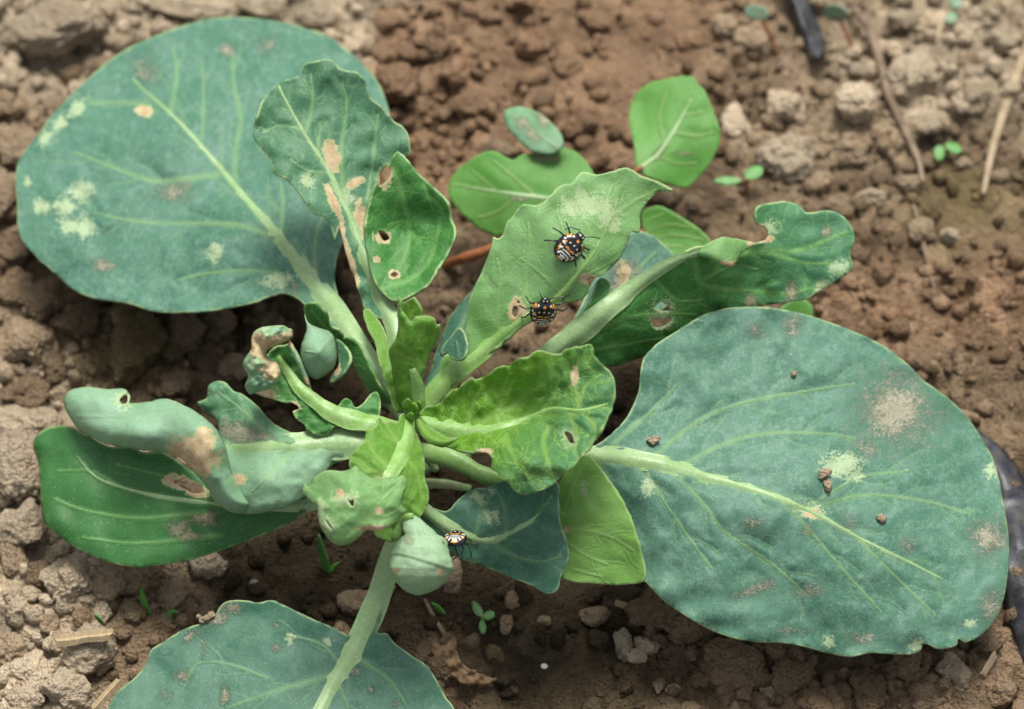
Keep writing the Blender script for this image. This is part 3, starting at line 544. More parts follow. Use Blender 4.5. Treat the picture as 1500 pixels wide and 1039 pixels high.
# L5 large round leaf, right
blade('leaf', M_big2, plant, [(858,664),(888,642),(919,610),(935,573),(938,546),(943,525),(962,504),(999,480),(1036,459),(1078,450),(1131,451),(1184,462),(1237,480),(1290,504),(1327,531),(1353,557),(1380,576),(1412,605),(1438,642),(1457,679),(1470,737),(1478,795),(1475,853),(1462,901),(1438,930),(1414,941),(1404,936),(1401,946),(1375,951),(1361,945),(1351,945),(1348,954),(1327,959),(1274,957),(1242,962),(1211,957),(1158,943),(1105,941),(1052,928),(1015,909),(972,880),(946,853),(930,830),(905,770),(880,710),(860,680)],
 [(861,668,28),(972,681,30),(1131,726,28),(1316,816,20),(1450,860,13),(943,525,34),(1000,560,31),(1078,450,34),(1237,480,27),(1380,576,19),(1470,737,13),(1274,957,12),(1105,941,14),(972,880,18),(905,770,22),(1010,620,28),(1080,800,24)],
 veins=[([(1004,679),(1068,647),(1136,634),(1211,636),(1253,642)],4),([(954,673),(1025,615),(1094,589),(1184,573),(1253,562)],4),([(888,658),(946,610),(994,562)],4),([(983,689),(1025,732),(1062,779),(1131,827),(1184,875)],4),([(1136,726),(1179,769),(1232,832),(1290,896)],3.5),([(1205,740),(1263,726),(1343,732),(1422,753)],4),([(1253,785),(1316,850),(1369,900)],3),([(941,684),(988,758),(1041,832)],3),([(1180,745),(1260,700),(1330,690)],2.5)],
 stip=[(1232,682,28,18),(1255,696,14,9),(1214,940,9),(1342,946,10),(1420,912,9,5),(950,715,12),(1452,690,10),(1190,748,20,10)],
 dust=[(1312,602,42,38,0,1.12),(1315,600,62,56,0,.7),(1447,788,25,28,0,.85),(1453,888,15,26,0,.8),(1160,478,16,16,0,.75),(1108,482,14,12,0,.6),(1104,766,14,9,0,.7),(1180,778,12,8,0,.6),(1110,862,36,9,-20,.65),(1190,865,26,12,0,.5),(1240,770,14,14,0,.5),(1270,655,24,14,0,.5),(1265,935,24,10,0,.6),(1155,925,22,8,0,.55),(1330,800,14,14,0,.5)], nec=[(1190,752,9,5)], ruffle=1.2, rs=85, blister=.5, fork=44, crinkle=.22, cs=44, key='L5',
 rib=([(700,645),(790,660),(861,668),(919,673),(972,681),(1052,703),(1131,726),(1200,756),(1253,785),(1316,816),(1380,848)],[30,28,26,24,21,17,12,8,6,4,2]), label='largest round grey green leaf with a big patch of splashed soil and a notched edge')
# L6 young inner leaf
blade('leaf', M_yel, plant, [(606,612),(623,597),(646,592),(654,580),(662,570),(668,571),(677,565),(690,553),(697,556),(708,553),(723,544),(737,537),(746,538),(758,526),(773,524),(789,513),(804,517),(823,519),(831,513),(846,508),(866,506),(871,522),(885,538),(896,549),(902,572),(896,599),(881,630),(862,657),(846,676),(823,698),(796,717),(769,725),(754,721),(742,705),(733,701),(729,692),(719,686),(721,673),(715,665),(700,661),(689,663),(654,655),(631,645),(612,632)],
 [(606,620,35),(696,630,37.5),(773,611,39.5),(850,601,45),(889,592,46),(690,553,44),(773,524,49),(804,517,50),(866,506,50),(902,572,47),(846,676,45),(781,665,46),(740,650,42),(769,725,40),(721,673,41),(654,653,36),(800,635,41)],
 veins=[([(700,622),(746,596),(773,576),(793,553),(789,530)],6),([(683,622),(696,584),(708,561)],4),([(731,615),(735,576),(742,553)],4.5),([(789,607),(812,580),(819,549)],4),([(850,601),(870,622),(872,640)],4),([(846,601),(858,565),(881,549)],4),([(742,638),(750,665),(777,696),(793,707)],4),([(804,625),(796,649),(804,680),(810,700)],4),([(835,605),(845,640),(840,665)],4),([(660,615),(672,590),(678,572)],3),([(850,600),(840,560),(850,520)],3.5)],
 holes=[[(827,632),(835,634),(841,649),(836,649),(831,642)]], stip=[(833,642,13,16)], nec=[(842,552,4,12),(710,662,10,4)], fork=24, ruffle=.8, rs=50, blister=.75, crinkle=.45, cs=30, grad=((740,580),(840,640)), serr=1.2, step=3.2, key='L6',
 rib=([(600,618),(630,624),(658,628),(696,630),(735,624),(773,611),(812,599),(850,601),(889,592)],[24,24,22,18,12,7,4,3,1],'midrib',M_ribg,.1), label='bright yellow green young leaf with a toothed edge, folding over at its tip')
blade('leaf', M_yng, plant, [(608,612),(616,612),(626,622),(640,632),(655,641),(672,640),(664,649),(650,656),(634,652),(620,642),(611,628)], [(610,614,38),(640,645,41),(672,640,40),(650,656,39),(630,630,38)], veins=[([(612,616),(630,640),(655,648)],4)], curl=.8, cw=8, step=2.6, ruffle=.2, label='tiny cupped yellow green leaf at the heart')
# L7, L8 lower right leaves
blade('leaf', M_low, plant, [(610,735),(625,741),(639,746),(653,749),(660,744),(673,730),(692,717),(716,713),(735,703),(773,700),(816,707),(819,734),(821,765),(833,800),(833,819),(823,842),(816,865),(800,870),(777,857),(746,846),(708,830),(677,819),(658,807),(639,788),(618,765)],
 [(618,750,25),(685,786,25),(754,778,27),(808,726,30),(833,810,25.5),(805,868,21.5),(708,830,21),(660,746,28),(735,703,29)],
 veins=[([(716,792),(754,815),(793,823),(823,815)],4.5),([(696,784),(708,746),(719,726)],4),([(742,784),(739,746),(727,719)],4.5)], stip=[(703,732,11,7,35),(697,725,6),(715,757,6,12,-20),(727,757,6,11),(720,720,5)], fork=24, ruffle=.8, rs=60, blister=.4, step=3.4, key='L7',
 rib=([(606,735),(627,750),(658,773),(685,786),(716,792),(754,778),(785,757),(808,726)],[20,18,16,12,9,7,4,2]), label='blue green leaf with small white scars under the young yellow green leaf')
blade('leaf', M_l8, plant, [(812,720),(830,690),(846,669),(862,667),(872,676),(881,688),(908,726),(927,765),(939,807),(946,842),(941,853),(908,857),(870,855),(831,850),(822,842),(816,800),(808,750)],
 [(850,669,31),(812,720,27),(881,688,32),(927,765,28),(946,842,23),(908,857,20),(831,848,19),(816,780,23),(865,760,26)],
 veins=[([(831,775),(870,780),(900,790),(927,807)],4),([(831,796),(860,815),(889,827)],3.5),([(850,690),(838,715),(826,745)],4),([(838,715),(862,710)],3),([(840,835),(880,845)],2.5)], stip=[(855,718,5,12)], nec=[(830,776,4)], fork=26, ruffle=.6, rs=60, step=3.4, grad=((860,700),(880,860)), label='light green leaf back between the white scarred leaf and the largest round leaf')
stalk('petiole', M_ribg, plant, [(610,660),(660,672),(720,700),(790,700),(850,680)], [26, 26, 24, 22, 18], zs=[25, 26, 25, 24, 27])
# L9 dark leaf, left
blade('leaf', M_dark, plant, [(48,650),(58,634),(80,624),(101,625),(129,638),(161,654),(190,654),(210,662),(238,662),(283,691),(323,715),(444,715),(500,715),(560,700),(565,716),(510,734),(463,741),(444,755),(404,776),(343,800),(283,820),(222,830),(194,831),(153,822),(113,804),(89,788),(66,768),(60,739),(58,707),(56,679)],
 [(560,705,24),(456,737,22),(315,737,20),(182,715,17),(60,680,13),(101,625,18),(238,662,21),(343,800,17),(222,830,13),(89,788,12)],
 veins=[([(299,751),(202,759),(121,747),(80,731)],4),([(323,784),(202,796),(121,788)],4),([(182,715),(130,690),(85,690)],3),([(340,735),(250,700),(170,680)],3)],
 holes=[[(254,707),(262,703),(270,701),(280,708),(287,707),(299,719),(283,723),(272,717)]], nec=[(262,707,18,8,15),(290,722,14,6)], dust=[(300,758,20,8,-10),(262,775,16,14),(308,765,10,8),(280,785,18,6)], ruffle=.9, rs=80, key='L9', curl=.6,
 rib=([(575,700),(520,718),(456,737),(384,739),(315,737),(242,729),(182,715),(141,699),(113,670)],[22,20,18,15,12,9,6,4,2]), label='dark green leaf with a small tan edged hole lying under the curled leaf')
# L10 curled waxy leaf, left
blade('leaf', M_k1, plant, [(545,636),(531,638),(490,639),(444,638),(404,622),(376,594),(355,577),(343,573),(331,561),(319,558),(305,565),(303,582),(289,590),(299,602),(315,614),(320,630),(314,660),(310,690),(307,723),(331,747),(355,753),(388,751),(428,739),(461,715),(485,683),(505,675),(531,663),(548,664)],
 [(545,650,33),(449,651,32),(340,655,26),(305,565,27),(376,594,30),(444,638,33),(485,683,31),(428,739,29),(355,753,25),(380,705,32),(307,723,24)],
 veins=[([(400,650),(365,610),(320,575)],4),([(430,660),(400,690),(370,720)],4)], dust=[(350,635,36,14,12),(375,640,24,8)], stip=[(352,701,8)], nec=[(350,702,8,6)], ruffle=.8, rs=45, blister=.4, grad=((390,600),(400,690)), step=3.0, curl=1.0, cw=16, fork=24, crinkle=.2, cs=30,
 rib=([(590,645),(540,650),(449,652),(380,656),(330,655)],[34,34,32,26,14],'midrib',M_rib,-.3), label='waxy leaf with a wide pale midrib, curled over on itself')
blade('fold', M_curl, plant, [(93,586),(101,573),(125,567),(157,570),(182,570),(191,580),(190,590),(202,590),(218,588),(242,584),(266,592),(291,606),(315,626),(329,650),(335,670),(339,691),(352,715),(375,738),(360,752),(331,746),(307,719),(291,699),(283,691),(270,675),(238,662),(210,660),(161,652),(137,642),(113,626),(97,602)],
 [(93,586,24),(157,570,27),(190,588,27),(242,584,30),(200,625,32),(280,632,38),(315,660,38),(335,670,34),(300,700,34.5),(335,735,30),(238,662,28.5),(137,642,24.5),(365,745,27),(345,705,31)],
 veins=[([(110,610),(180,610),(250,600)],3)], holes=[[(175,585),(180,579),(187,578),(189,586),(184,591),(178,591)]], nec=[(285,664,30,17,15),(300,648,12,16),(297,682,9,14)], stip=[(180,585,14),(351,701,8)], ruffle=.7, rs=60, curl=2.6, cw=22, step=3.0, blister=.3, crinkle=.22, cs=34, key='L10', label='rolled pale blue green leaf with a torn tan dead patch')
# L11 shrivelled leaf with dead tip
blade('leaf', M_mid, plant, [(394,515),(416,506),(426,504),(432,521),(445,538),(452,557),(462,579),(475,587),(492,597),(505,585),(515,587),(521,597),(532,592),(543,577),(553,574),(558,587),(555,612),(534,634),(493,624),(479,637),(462,637),(445,623),(428,604),(437,598),(428,591),(416,590),(399,585),(380,579),(365,570),(373,545)],
 [(548,618,34),(460,587,36),(424,549,37),(407,523,37),(365,570,35),(430,504,40),(553,574,35),(462,636,33)], veins=[([(439,570),(410,572),(390,565)],5),([(424,549),(440,535)],3)], nec=[(430,597,8,6),(385,578,18,6),(470,584,14,3,25)], ruffle=.6, rs=30, blister=.4, step=2.6, serr=1.4, crinkle=.35, cs=20,
 rib=([(585,630),(545,621),(492,608),(460,587),(439,570),(424,549),(407,523)],[24,25,24,18,14,11,7],'midrib',M_ribg,.6), label='stunted leaf, its blade mostly eaten away')
blade('fold', M_curl, plant, [(371,488),(382,480),(399,477),(416,477),(422,481),(428,483),(429,494),(416,502),(401,509),(391,514),(392,524),(407,532),(411,545),(407,560),(394,570),(380,574),(366,578),(359,566),(363,551),(356,536),(358,526),(367,513),(368,498)],
 [(371,488,45),(410,478,47),(428,490,43),(392,520,42),(380,530,46),(358,536,42),(407,550,42),(370,576,38),(395,492,47.5)], nec=[(378,506,12,14),(399,542,13,12),(410,497,22,6,-20),(390,520,9,9)], stip=[(385,488,12),(372,535,10)], curl=1.6, cw=9, step=2.2, ruffle=.9, rs=16, blister=.3, crinkle=.6, cs=14, label='crumpled tan and pale green dead leaf tip')
blade('edge_strip', M_curl, plant, [(424,498),(430,506),(440,523),(449,545),(455,566),(448,564),(438,542),(430,524),(423,508)], [(424,500,42),(440,525,40.5),(452,562,38)], step=2.4, ruffle=.2, nec=[(427,500,5,8),(450,560,5,8)], curl=.5, cw=4)
# L12 small cupped leaf
blade('leaf', M_mid, plant, [(446,447),(460,444),(479,460),(483,477),(498,485),(503,495),(493,500),(475,500),(455,490),(447,465)], [(446,447,42),(479,460,42),(500,492,38),(465,490,37)], step=2.6, ruffle=.3, veins=[([(490,495),(455,455)],3)])
blade('leaf', M_curl, plant, [(446,461),(452,473),(464,479),(483,486),(492,500),(493,530),(483,545),(466,556),(454,552),(444,534),(440,513),(445,494),(449,481)], [(446,461,42),(483,486,42),(493,515,41),(466,556,38),(440,513,42),(467,515,45)], veins=[([(485,495),(465,520),(458,545)],3.5),([(467,518),(448,515)],2.5)], curl=1.2, cw=10, step=2.6, ruffle=.3, label='small cupped pale blue green leaf')
blade('leaf', M_up, plant, [(492,497),(503,504),(513,520),(512,533),(498,552),(483,560),(486,549),(495,536),(494,514)], [(492,497,39),(513,520,41),(498,552,39),(492,530,38)], step=2.6, ruffle=.2, nec=[(492,540,5,9)])
blade('leaf', M_mid, plant, [(493,497),(509,495),(525,504),(536,522),(547,547),(560,571),(575,590),(562,592),(536,568),(522,546),(510,522)], [(493,497,36),(525,504,36.5),(547,547,36),(575,590,33),(522,546,32)], step=3, ruffle=.3)
# L13 upright heart leaf
blade('leaf', M_yng, plant, [(570,514),(573,507),(580,496),(583,472),(582,451),(584,436),(589,439),(589,453),(595,462),(602,471),(610,463),(624,462),(636,466),(640,475),(645,476),(644,488),(636,507),(629,524),(624,538),(617,570),(618,600),(600,612),(584,590),(576,555)],
 [(605,605,35),(605,550,42),(602,505,48),(584,440,52),(624,462,52),(644,480,49),(570,514,43),(576,555,38),(635,510,45)], veins=[([(610,545),(630,510),(640,480)],5),([(615,530),(590,500),(585,470)],4),([(600,515),(620,490),(622,470)],3.5),([(580,515),(605,530)],4)], curl=.9, cw=10, step=2.6, ruffle=.4, rs=40, blister=.4, serr=.8, crinkle=.4, cs=24, fork=20,
 rib=([(608,625),(612,590),(611,560),(604,540)],[20,18,15,8],'midrib',M_ribg,.2), label='small upright folded leaf at the heart with a frilled rim')
blade('leaf', M_yel, plant, [(589,445),(593,442),(605,436),(612,444),(617,453),(616,466),(604,478),(594,470)], [(589,445,47),(605,436,49),(617,455,48),(604,478,45)], step=2.4, ruffle=.2, veins=[([(600,470),(608,450)],3)])
blade('leaf', M_yng, plant, [(532,455),(540,452),(552,465),(566,490),(574,520),(582,560),(590,600),(580,605),(568,570),(556,535),(548,500),(538,480)], [(535,456,37),(556,500,39),(590,600,33),(568,560,37)], step=2.8, ruffle=.4, rs=30)
# L14 front heart leaf and its drooping tip
blade('leaf', M_yng, plant, [(586,607),(596,604),(605,602),(608,626),(614,640),(620,657),(623,703),(628,720),(627,739),(617,756),(600,775),(586,789),(568,791),(549,783),(545,740),(540,710),(520,695),(511,683),(512,669),(519,660),(526,652),(534,645),(536,632),(549,625),(556,612),(563,618),(571,617),(582,620)],
 [(603,605,36),(586,672,40),(568,703,42),(512,675,41),(549,625,41),(623,703,37),(622,750,36),(565,788,33),(560,740,38)], veins=[([(580,690),(549,665),(538,645)],4),([(575,700),(545,690),(520,685)],4),([(590,660),(575,635),(565,620)],3.5),([(588,665),(610,690),(618,730)],4),([(575,720),(595,745),(600,770)],3.5)], stip=[(555,700,8,4)], fork=24, ruffle=.6, rs=40, blister=.5, crinkle=.35, cs=24, step=2.8, serr=1.2,
 rib=([(604,600),(596,642),(586,672),(568,703),(556,735),(560,765)],[14,17,17,14,9,4],'midrib',M_ribg,.2), label='bright green toothed leaf at the front of the heart')
blade('fold', M_bug, plant, [(443,719),(446,708),(450,712),(454,709),(460,699),(479,689),(503,690),(514,687),(522,683),(534,694),(552,703),(574,700),(591,697),(596,706),(594,719),(589,740),(595,748),(580,765),(559,777),(548,778),(537,777),(525,788),(506,799),(488,796),(472,777),(465,753),(465,741),(451,731)],
 [(446,715,41),(503,690,46),(530,740,46.5),(591,697,45.5),(592,740,44),(506,799,41),(465,745,43),(560,777,42.5)], veins=[([(528,782),(543,753),(571,722),(589,706)],4.5),([(545,755),(570,755),(590,742)],3.5),([(560,735),(540,705)],3)],
 holes=[[(509,729),(513,734),(517,731),(518,742),(513,741)],[(476,762),(479,763),(486,775),(482,773)]], stip=[(505,730,20,10),(480,768,12),(470,745,8,16)], nec=[(545,774,18,4),(498,722,5,4),(556,748,5,4)], curl=.7, cw=10, step=2.8, fork=24, ruffle=.45, rs=45, blister=.35, crinkle=.35, cs=26, key='L15', label='pale drooping leaf tip with small holes and brown edge')
# L16 balled up leaf
prof = [(755,602,5),(760,604,11),(768,607,16),(776,611,21),(783,615,22),(788,617,29),(795,617,33),(806,618,38),(818,618,42),(830,617,43),(842,616,40),(852,615,34),(862,613,25),(868,612,15),(872,612,3)]
pr = np.array(prof, float); yy = np.linspace(755, 872, 120); cx = np.interp(yy, pr[:, 0], pr[:, 1]); rr = np.interp(yy, pr[:, 0], pr[:, 2]); zc = np.interp(yy, [755, 800, 872], [37, 36, 30])
cc = P(cx, yy, zc); ang = np.linspace(0, 2*math.pi, 96, endpoint=False); V = []; U = []
for i in range(120):
    ca, sa = np.cos(ang), np.sin(ang); swirl = (yy[i]-755)/9+ang*1.1; saw = ((yy[i]+16*np.sin(ang-1.0))/44+.15) % 1.0; saw = np.where(saw > .9, (1-saw)*9, saw)
    rad = rr[i]*(1+.085*(saw-.55)*min(1, (yy[i]-755)/30)*min(1, (872-yy[i])/20)+.06*np.sin(swirl*.75+.6*np.sin(ang*2))*min(1, (yy[i]-755)/40)+.07*fbm(np.column_stack([ca*2.4, sa*2.4, np.full(96, yy[i]/18)]), 3, 5)-.05*np.abs(vnoise(np.column_stack([ca*3, sa*3, np.full(96, yy[i]/30)]), 6)))*S*1.02
    V.append(cc[i]+rad[:, None]*(ca[:, None]*RV+.85*sa[:, None]*BV)); U.append(np.column_stack([ca*rr[i]/100, np.full(96, yy[i]/100), sa*rr[i]/100]))
V = np.concatenate(V); U = np.concatenate(U)
F = [[i*96+j, i*96+(j+1) % 96, (i+1)*96+(j+1) % 96, (i+1)*96+j] for i in range(119) for j in range(96)]+[list(range(96)), [119*96+j for j in range(96)][::-1]]
pod = mk('rolled_leaf', V, F, M_pod, plant); bm = bmesh.new(); bm.from_mesh(pod.data); bmesh.ops.recalc_face_normals(bm, faces=bm.faces); bm.to_mesh(pod.data); bm.free()
fattr(pod, 'pxuv', 'FLOAT_VECTOR', U); fattr(pod, 'edge', 'FLOAT', np.full(len(V), 30)); fattr(pod, 'vein', 'FLOAT', np.zeros(len(V))); fattr(pod, 'tint', 'FLOAT', np.zeros(len(V)))
dv_ = lambda x, y, r: np.clip(1-.6*np.hypot((U[:, 0]*100+616-x)/r, (U[:, 1]*100-y)/r), 0, 1)*(U[:, 2] > 0)
fattr(pod, 'marks', 'FLOAT_COLOR', np.column_stack([np.maximum(dv_(642, 836, 4), dv_(586, 834, 3.5)), dv_(615, 840, 6), dv_(600, 790, 6), np.ones(len(V))])); pod['label'] = 'leaf balled up into a pale green pod'
stalk('petiole', M_ribg, plant, [(580,790),(588,768),(596,757),(606,756)], [14, 12, 10, 8], zs=[34, 36, 38, 38])
# L17 leaf at the bottom
blade('leaf', M_low, plant, [(157,1039),(173,1013),(200,990),(217,967),(220,953),(240,940),(267,923),(297,912),(313,903),(323,887),(337,880),(360,880),(377,883),(397,879),(417,887),(450,903),(483,917),(505,928),(522,932),(548,890),(560,890),(552,926),(567,928),(575,939),(604,961),(626,976),(641,998),(655,1024),(666,1039),(680,1090),(660,1160),(600,1220),(500,1260),(380,1250),(260,1200),(180,1130),(150,1070)],
 [(595,760,26),(571,822,20),(538,914,13.5),(472,1035,10.5),(430,1110,9),(157,1039,9),(240,940,11),(360,880,13),(450,903,13.5),(604,961,12),(666,1039,10),(300,1150,8),(600,1200,7)],
 veins=[([(493,987),(450,1000),(400,1013),(333,1037)],5),([(390,993),(333,973),(290,972),(275,990)],3),([(498,1009),(509,1035)],4),([(531,969),(571,998),(593,1031)],4),([(470,1035),(380,1080),(300,1090)],4),([(500,975),(470,945),(420,930)],3)],
 dust=[(318,905,16,10,0,.9),(340,892,18,8,0,.8),(330,1020,7,16,0,.9),(280,930,18,9,-30,.65),(520,985,12,7,0,.8),(545,1010,5,5,0,.9),(580,1030,5,5,0,.9),(405,950,8,6,0,.7),(405,915,6,4,0,.8),(265,990,14,8,0,.6),(300,950,5,20,10,.6),(240,1020,12,10,0,.5)], stip=[(425,935,7),(480,940,6)], fork=40, ruffle=.9, rs=100, key='L17',
 rib=([(602,735),(592,770),(571,822),(556,870),(538,914),(516,958),(490,998),(472,1035),(430,1110),(400,1180)],[30,30,27,26,25,21,17,14,9,4]), label='blue green leaf with dusty scratches and a long stalk')
blade('leaf', M_weed, plant, [(1140,462),(1150,446),(1175,438),(1190,450),(1188,466),(1165,478)], [(1140,462,14),(1175,438,15),(1188,466,13)], step=3.5, label='pale leaf scrap peeping out behind the twisted leaf')
# heart: tiny leaves
for x, y, z, r in ((604,600,37,9),(596,592,38,7),(612,596,37,7),(600,612,37,7)):
    blade('heart_leaf', M_yel, plant, [(x-r*.7,y+r),(x-r,y),(x-r*.3,y-r),(x+r*.4,y-r*1.2),(x+r,y-r*.2),(x+r*.7,y+r)], [(x,y-r,z+3),(x,y,z+2.5),(x,y+r,z),(x-r,y,z+1)], step=2.2, ruffle=.2, curl=.5, cw=4)
# ---------------------------------------------------------------- weed with smooth round leaves
M_red = plain_mat('red_stem', (.22, .07, .03), (.30, .13, .05), 600, .45)
wb = gpx(650, 386)
weed = empty('weed_plant', wb, 'low weed with smooth oval light green leaves and a reddish stem behind the cabbage', 'weed plant')
stalk('stem', M_red, weed, [(648,390),(680,378),(725,362),(775,330),(816,296)], [16,15,14,12,9], zs=[float(wb[2]/MM)-1, 6, 9, 12, 15], flat=.9)
stalk('stem', M_red, weed, [(775,330),(850,300),(905,268),(942,244)], [10,9,8,6], zs=[12, 14, 17, 19], flat=.9)
stalk('stem', M_red, weed, [(800,320),(870,330),(945,340)], [9,8,6], zs=[12, 12, 12], flat=.9)
blade('leaf', M_weed, weed, [(658,273),(656,283),(663,257),(685,237),(715,221),(731,224),(751,234),(764,227),(803,224),(826,216),(849,227),(869,252),(880,280),(850,310),(800,335),(760,345),(731,346),(705,338),(685,322),(666,302)][1:], [(660,270,13),(728,281,15),(816,293,16),(760,227,18),(869,252,17),(731,345,11)],
 veins=[([(784,289),(740,250),(720,235)],3),([(760,286),(730,310),(700,320)],3),([(728,281),(690,250)],2.5),([(800,290),(780,315)],3)], dust=[(760,290,12,4),(800,232,26,6)], rib=([(820,294),(784,289),(728,281),(661,270)],[9,6,5,2]), ruffle=.6, label='broad notched weed leaf')
blade('leaf', M_weedg, weed, [(738,165),(751,157),(767,157),(793,167),(813,185),(825,203),(823,217),(806,226),(777,221),(757,204),(744,188)], [(738,165,20),(767,157,21),(825,210,22),(777,221,20)], veins=[([(818,218),(780,190),(750,168)],3)], dust=[(795,175,14,8,40),(780,195,16,7,50),(765,180,8)], curl=.5, label='small grey green oval weed leaf')
blade('leaf', M_weed, weed, [(934,250),(927,204),(921,172),(929,142),(947,124),(973,116),(996,112),(1016,113),(1022,123),(1032,132),(1042,155),(1055,194),(1050,221),(1032,250),(1009,273),(993,274),(963,265),(944,256)], [(938,250,18),(986,194,20),(1013,145,22),(921,172,18),(1055,194,19),(1000,273,15),(996,112,22)],
 veins=[([(963,227),(990,240),(1020,240)],3),([(986,194),(1020,200),(1045,195)],3),([(975,215),(965,170),(975,135)],3),([(1000,170),(1030,165)],2.5)], dust=[(965,225,12,5,-45),(1000,225,14,3)], rib=([(936,252),(942,244),(963,227),(986,194),(1013,145)],[8,7,6,4,2]), ruffle=.6, label='upright oval weed leaf over pale clods')
blade('leaf', M_weed, weed, [(939,316),(947,306),(967,302),(990,314),(1019,332),(1042,355),(1040,375),(1000,380),(960,360),(942,335)], [(942,320,12),(1042,360,12),(967,302,14),(980,370,10)], veins=[([(945,340),(980,330),(1010,335)],3),([(950,350),(990,345),(1030,352)],3),([(945,325),(970,315)],2.5),([(960,360),(1000,362)],3)], label='dull ribbed weed leaf low beside the twisted leaf')
# ---------------------------------------------------------------- seedlings and grass
def seedling(px, py, lab, leaves, hgt, stem_mat, mat, base_px=None):
    b = gpx(*(base_px or (px, py))); e = empty('seedling', b, lab, 'seedling'); z0 = float(b[2]/MM)
    bx, by = base_px or (px, py)
    stalk('stem', stem_mat, e, [(bx, by), ((bx+px)/2+2, (by+py)/2), (px, py)], [7, 6, 5], zs=[z0-.5, z0+hgt*.5, z0+hgt], flat=1)
    for dx, dy, l, wd, an in leaves:
        a = math.radians(an); ca, sa = math.cos(a), math.sin(a); cx_, cy_ = px+dx, py+dy
        ol = [(cx_+ca*l*math.cos(t)-sa*wd*math.sin(t), cy_+sa*l*math.cos(t)+ca*wd*math.sin(t)) for t in np.linspace(0, 2*math.pi, 12, endpoint=False)]
        blade('leaf', mat, e, ol, [(cx_, cy_, z0+hgt+.6), (px, py, z0+hgt), (cx_+dx, cy_+dy, z0+hgt+.4), (cx_-dy, cy_+dx, z0+hgt+.8)], step=3, ruffle=.1, thick=.3, veins=[([(px, py), (cx_+dx*.6, cy_+dy*.6)], 2.5)])
M_seed = leaf_mat('seedling_leaf', (.10, .30, .07), (.14, .34, .10), bloom=.15, net=0, rim=.2)
M_seedg = leaf_mat('seedling_grey', (.19, .28, .19), (.22, .32, .22), bloom=.3, net=0, rim=.2)
seedling(707, 904, 'three leaved green seedling on dark moist soil', [(-8,-12,13,6,60),(9,-3,9,6,-20),(0,14,10,5,80)], 3, M_ribg, M_seed, (706, 910))
seedling(1112, 22, 'grey green seedling on a red stem beside the black strip', [(-4,-3,18,11,10)], 7, M_red, M_seedg, (1140, 82))
seedling(1226, 22, 'grey green seedling on a red stem next to the curved twig', [(-2,-2,18,12,15)], 7, M_red, M_seedg, (1252, 82))
seedling(1092, 262, 'seedling with one green and one grey leaf below the pale clods', [(12,-9,15,9,-25),(-26,3,20,6,0)], 4, M_red, M_seed, (1093, 288))
seedling(1388, 216, 'bright green seedling in the open soil left of the dry stick', [(8,0,13,7,20),(-12,8,8,11,0)], 3, M_ribg, M_seed, (1384, 226))
seedling(1396, 12, 'small green seedling among pale clods beyond the bright pale clod', [(4,-8,10,8,40),(-2,14,8,9,90)], 4, M_ribg, M_seedg, (1394, 24))
M_grass = leaf_mat('grass_blade', (.07, .26, .04), (.10, .30, .05), bloom=.05, net=0, rim=.2)
def grass(pts, wd, lab, mat=None):
    b = gpx(*pts[-1]); z0 = float(b[2]/MM); e = empty('grass_sprout', b, lab, 'grass sprout')
    p = catmull(pts, 4); n = len(p); d = np.gradient(p, axis=0); nn = np.stack([-d[:, 1], d[:, 0]], -1)/np.linalg.norm(d, axis=1)[:, None]
    ww = wd*np.sin(np.linspace(.12, 2.2, n))[:, None]; hh = (np.abs(p[:, 1]-pts[-1][1]))*S/MM*1.15
    ol = np.concatenate([p+nn*ww, (p-nn*ww)[::-1]])
    blade('blade', mat or M_grass, e, ol[::2].tolist() if len(ol) > 24 else ol.tolist(), [(*p[k], z0+hh[k]-.3) for k in range(0, n, max(1, n//6))]+[(p[0, 0]+3, p[0, 1]+2, z0+hh[0]), (p[-1, 0]+3, p[-1, 1], z0-.3)], step=2.5, ruffle=0, blister=0, thick=.25, jit=.1)
grass([(466,783),(470,805),(476,825),(478,842)], 5, 'upright grass sprout in dark soil below the drooping leaf tip')
grass([(497,824),(489,829),(480,842)], 4, 'short bent grass sprout at the foot of the upright one')
grass([(206,862),(211,885),(218,903)], 5, 'upright grass sprout between tan clods left of the dusty leaf')
grass([(262,897),(250,897),(246,908)], 4, 'hooked green sprout beside the dusty leaf tip')
grass([(138,900),(145,910),(150,920)], 4, 'tiny grass sprout beside the flat straw piece')
grass([(632,884),(641,892),(650,902)], 4, 'little green sprout under the pod shaped leaf')
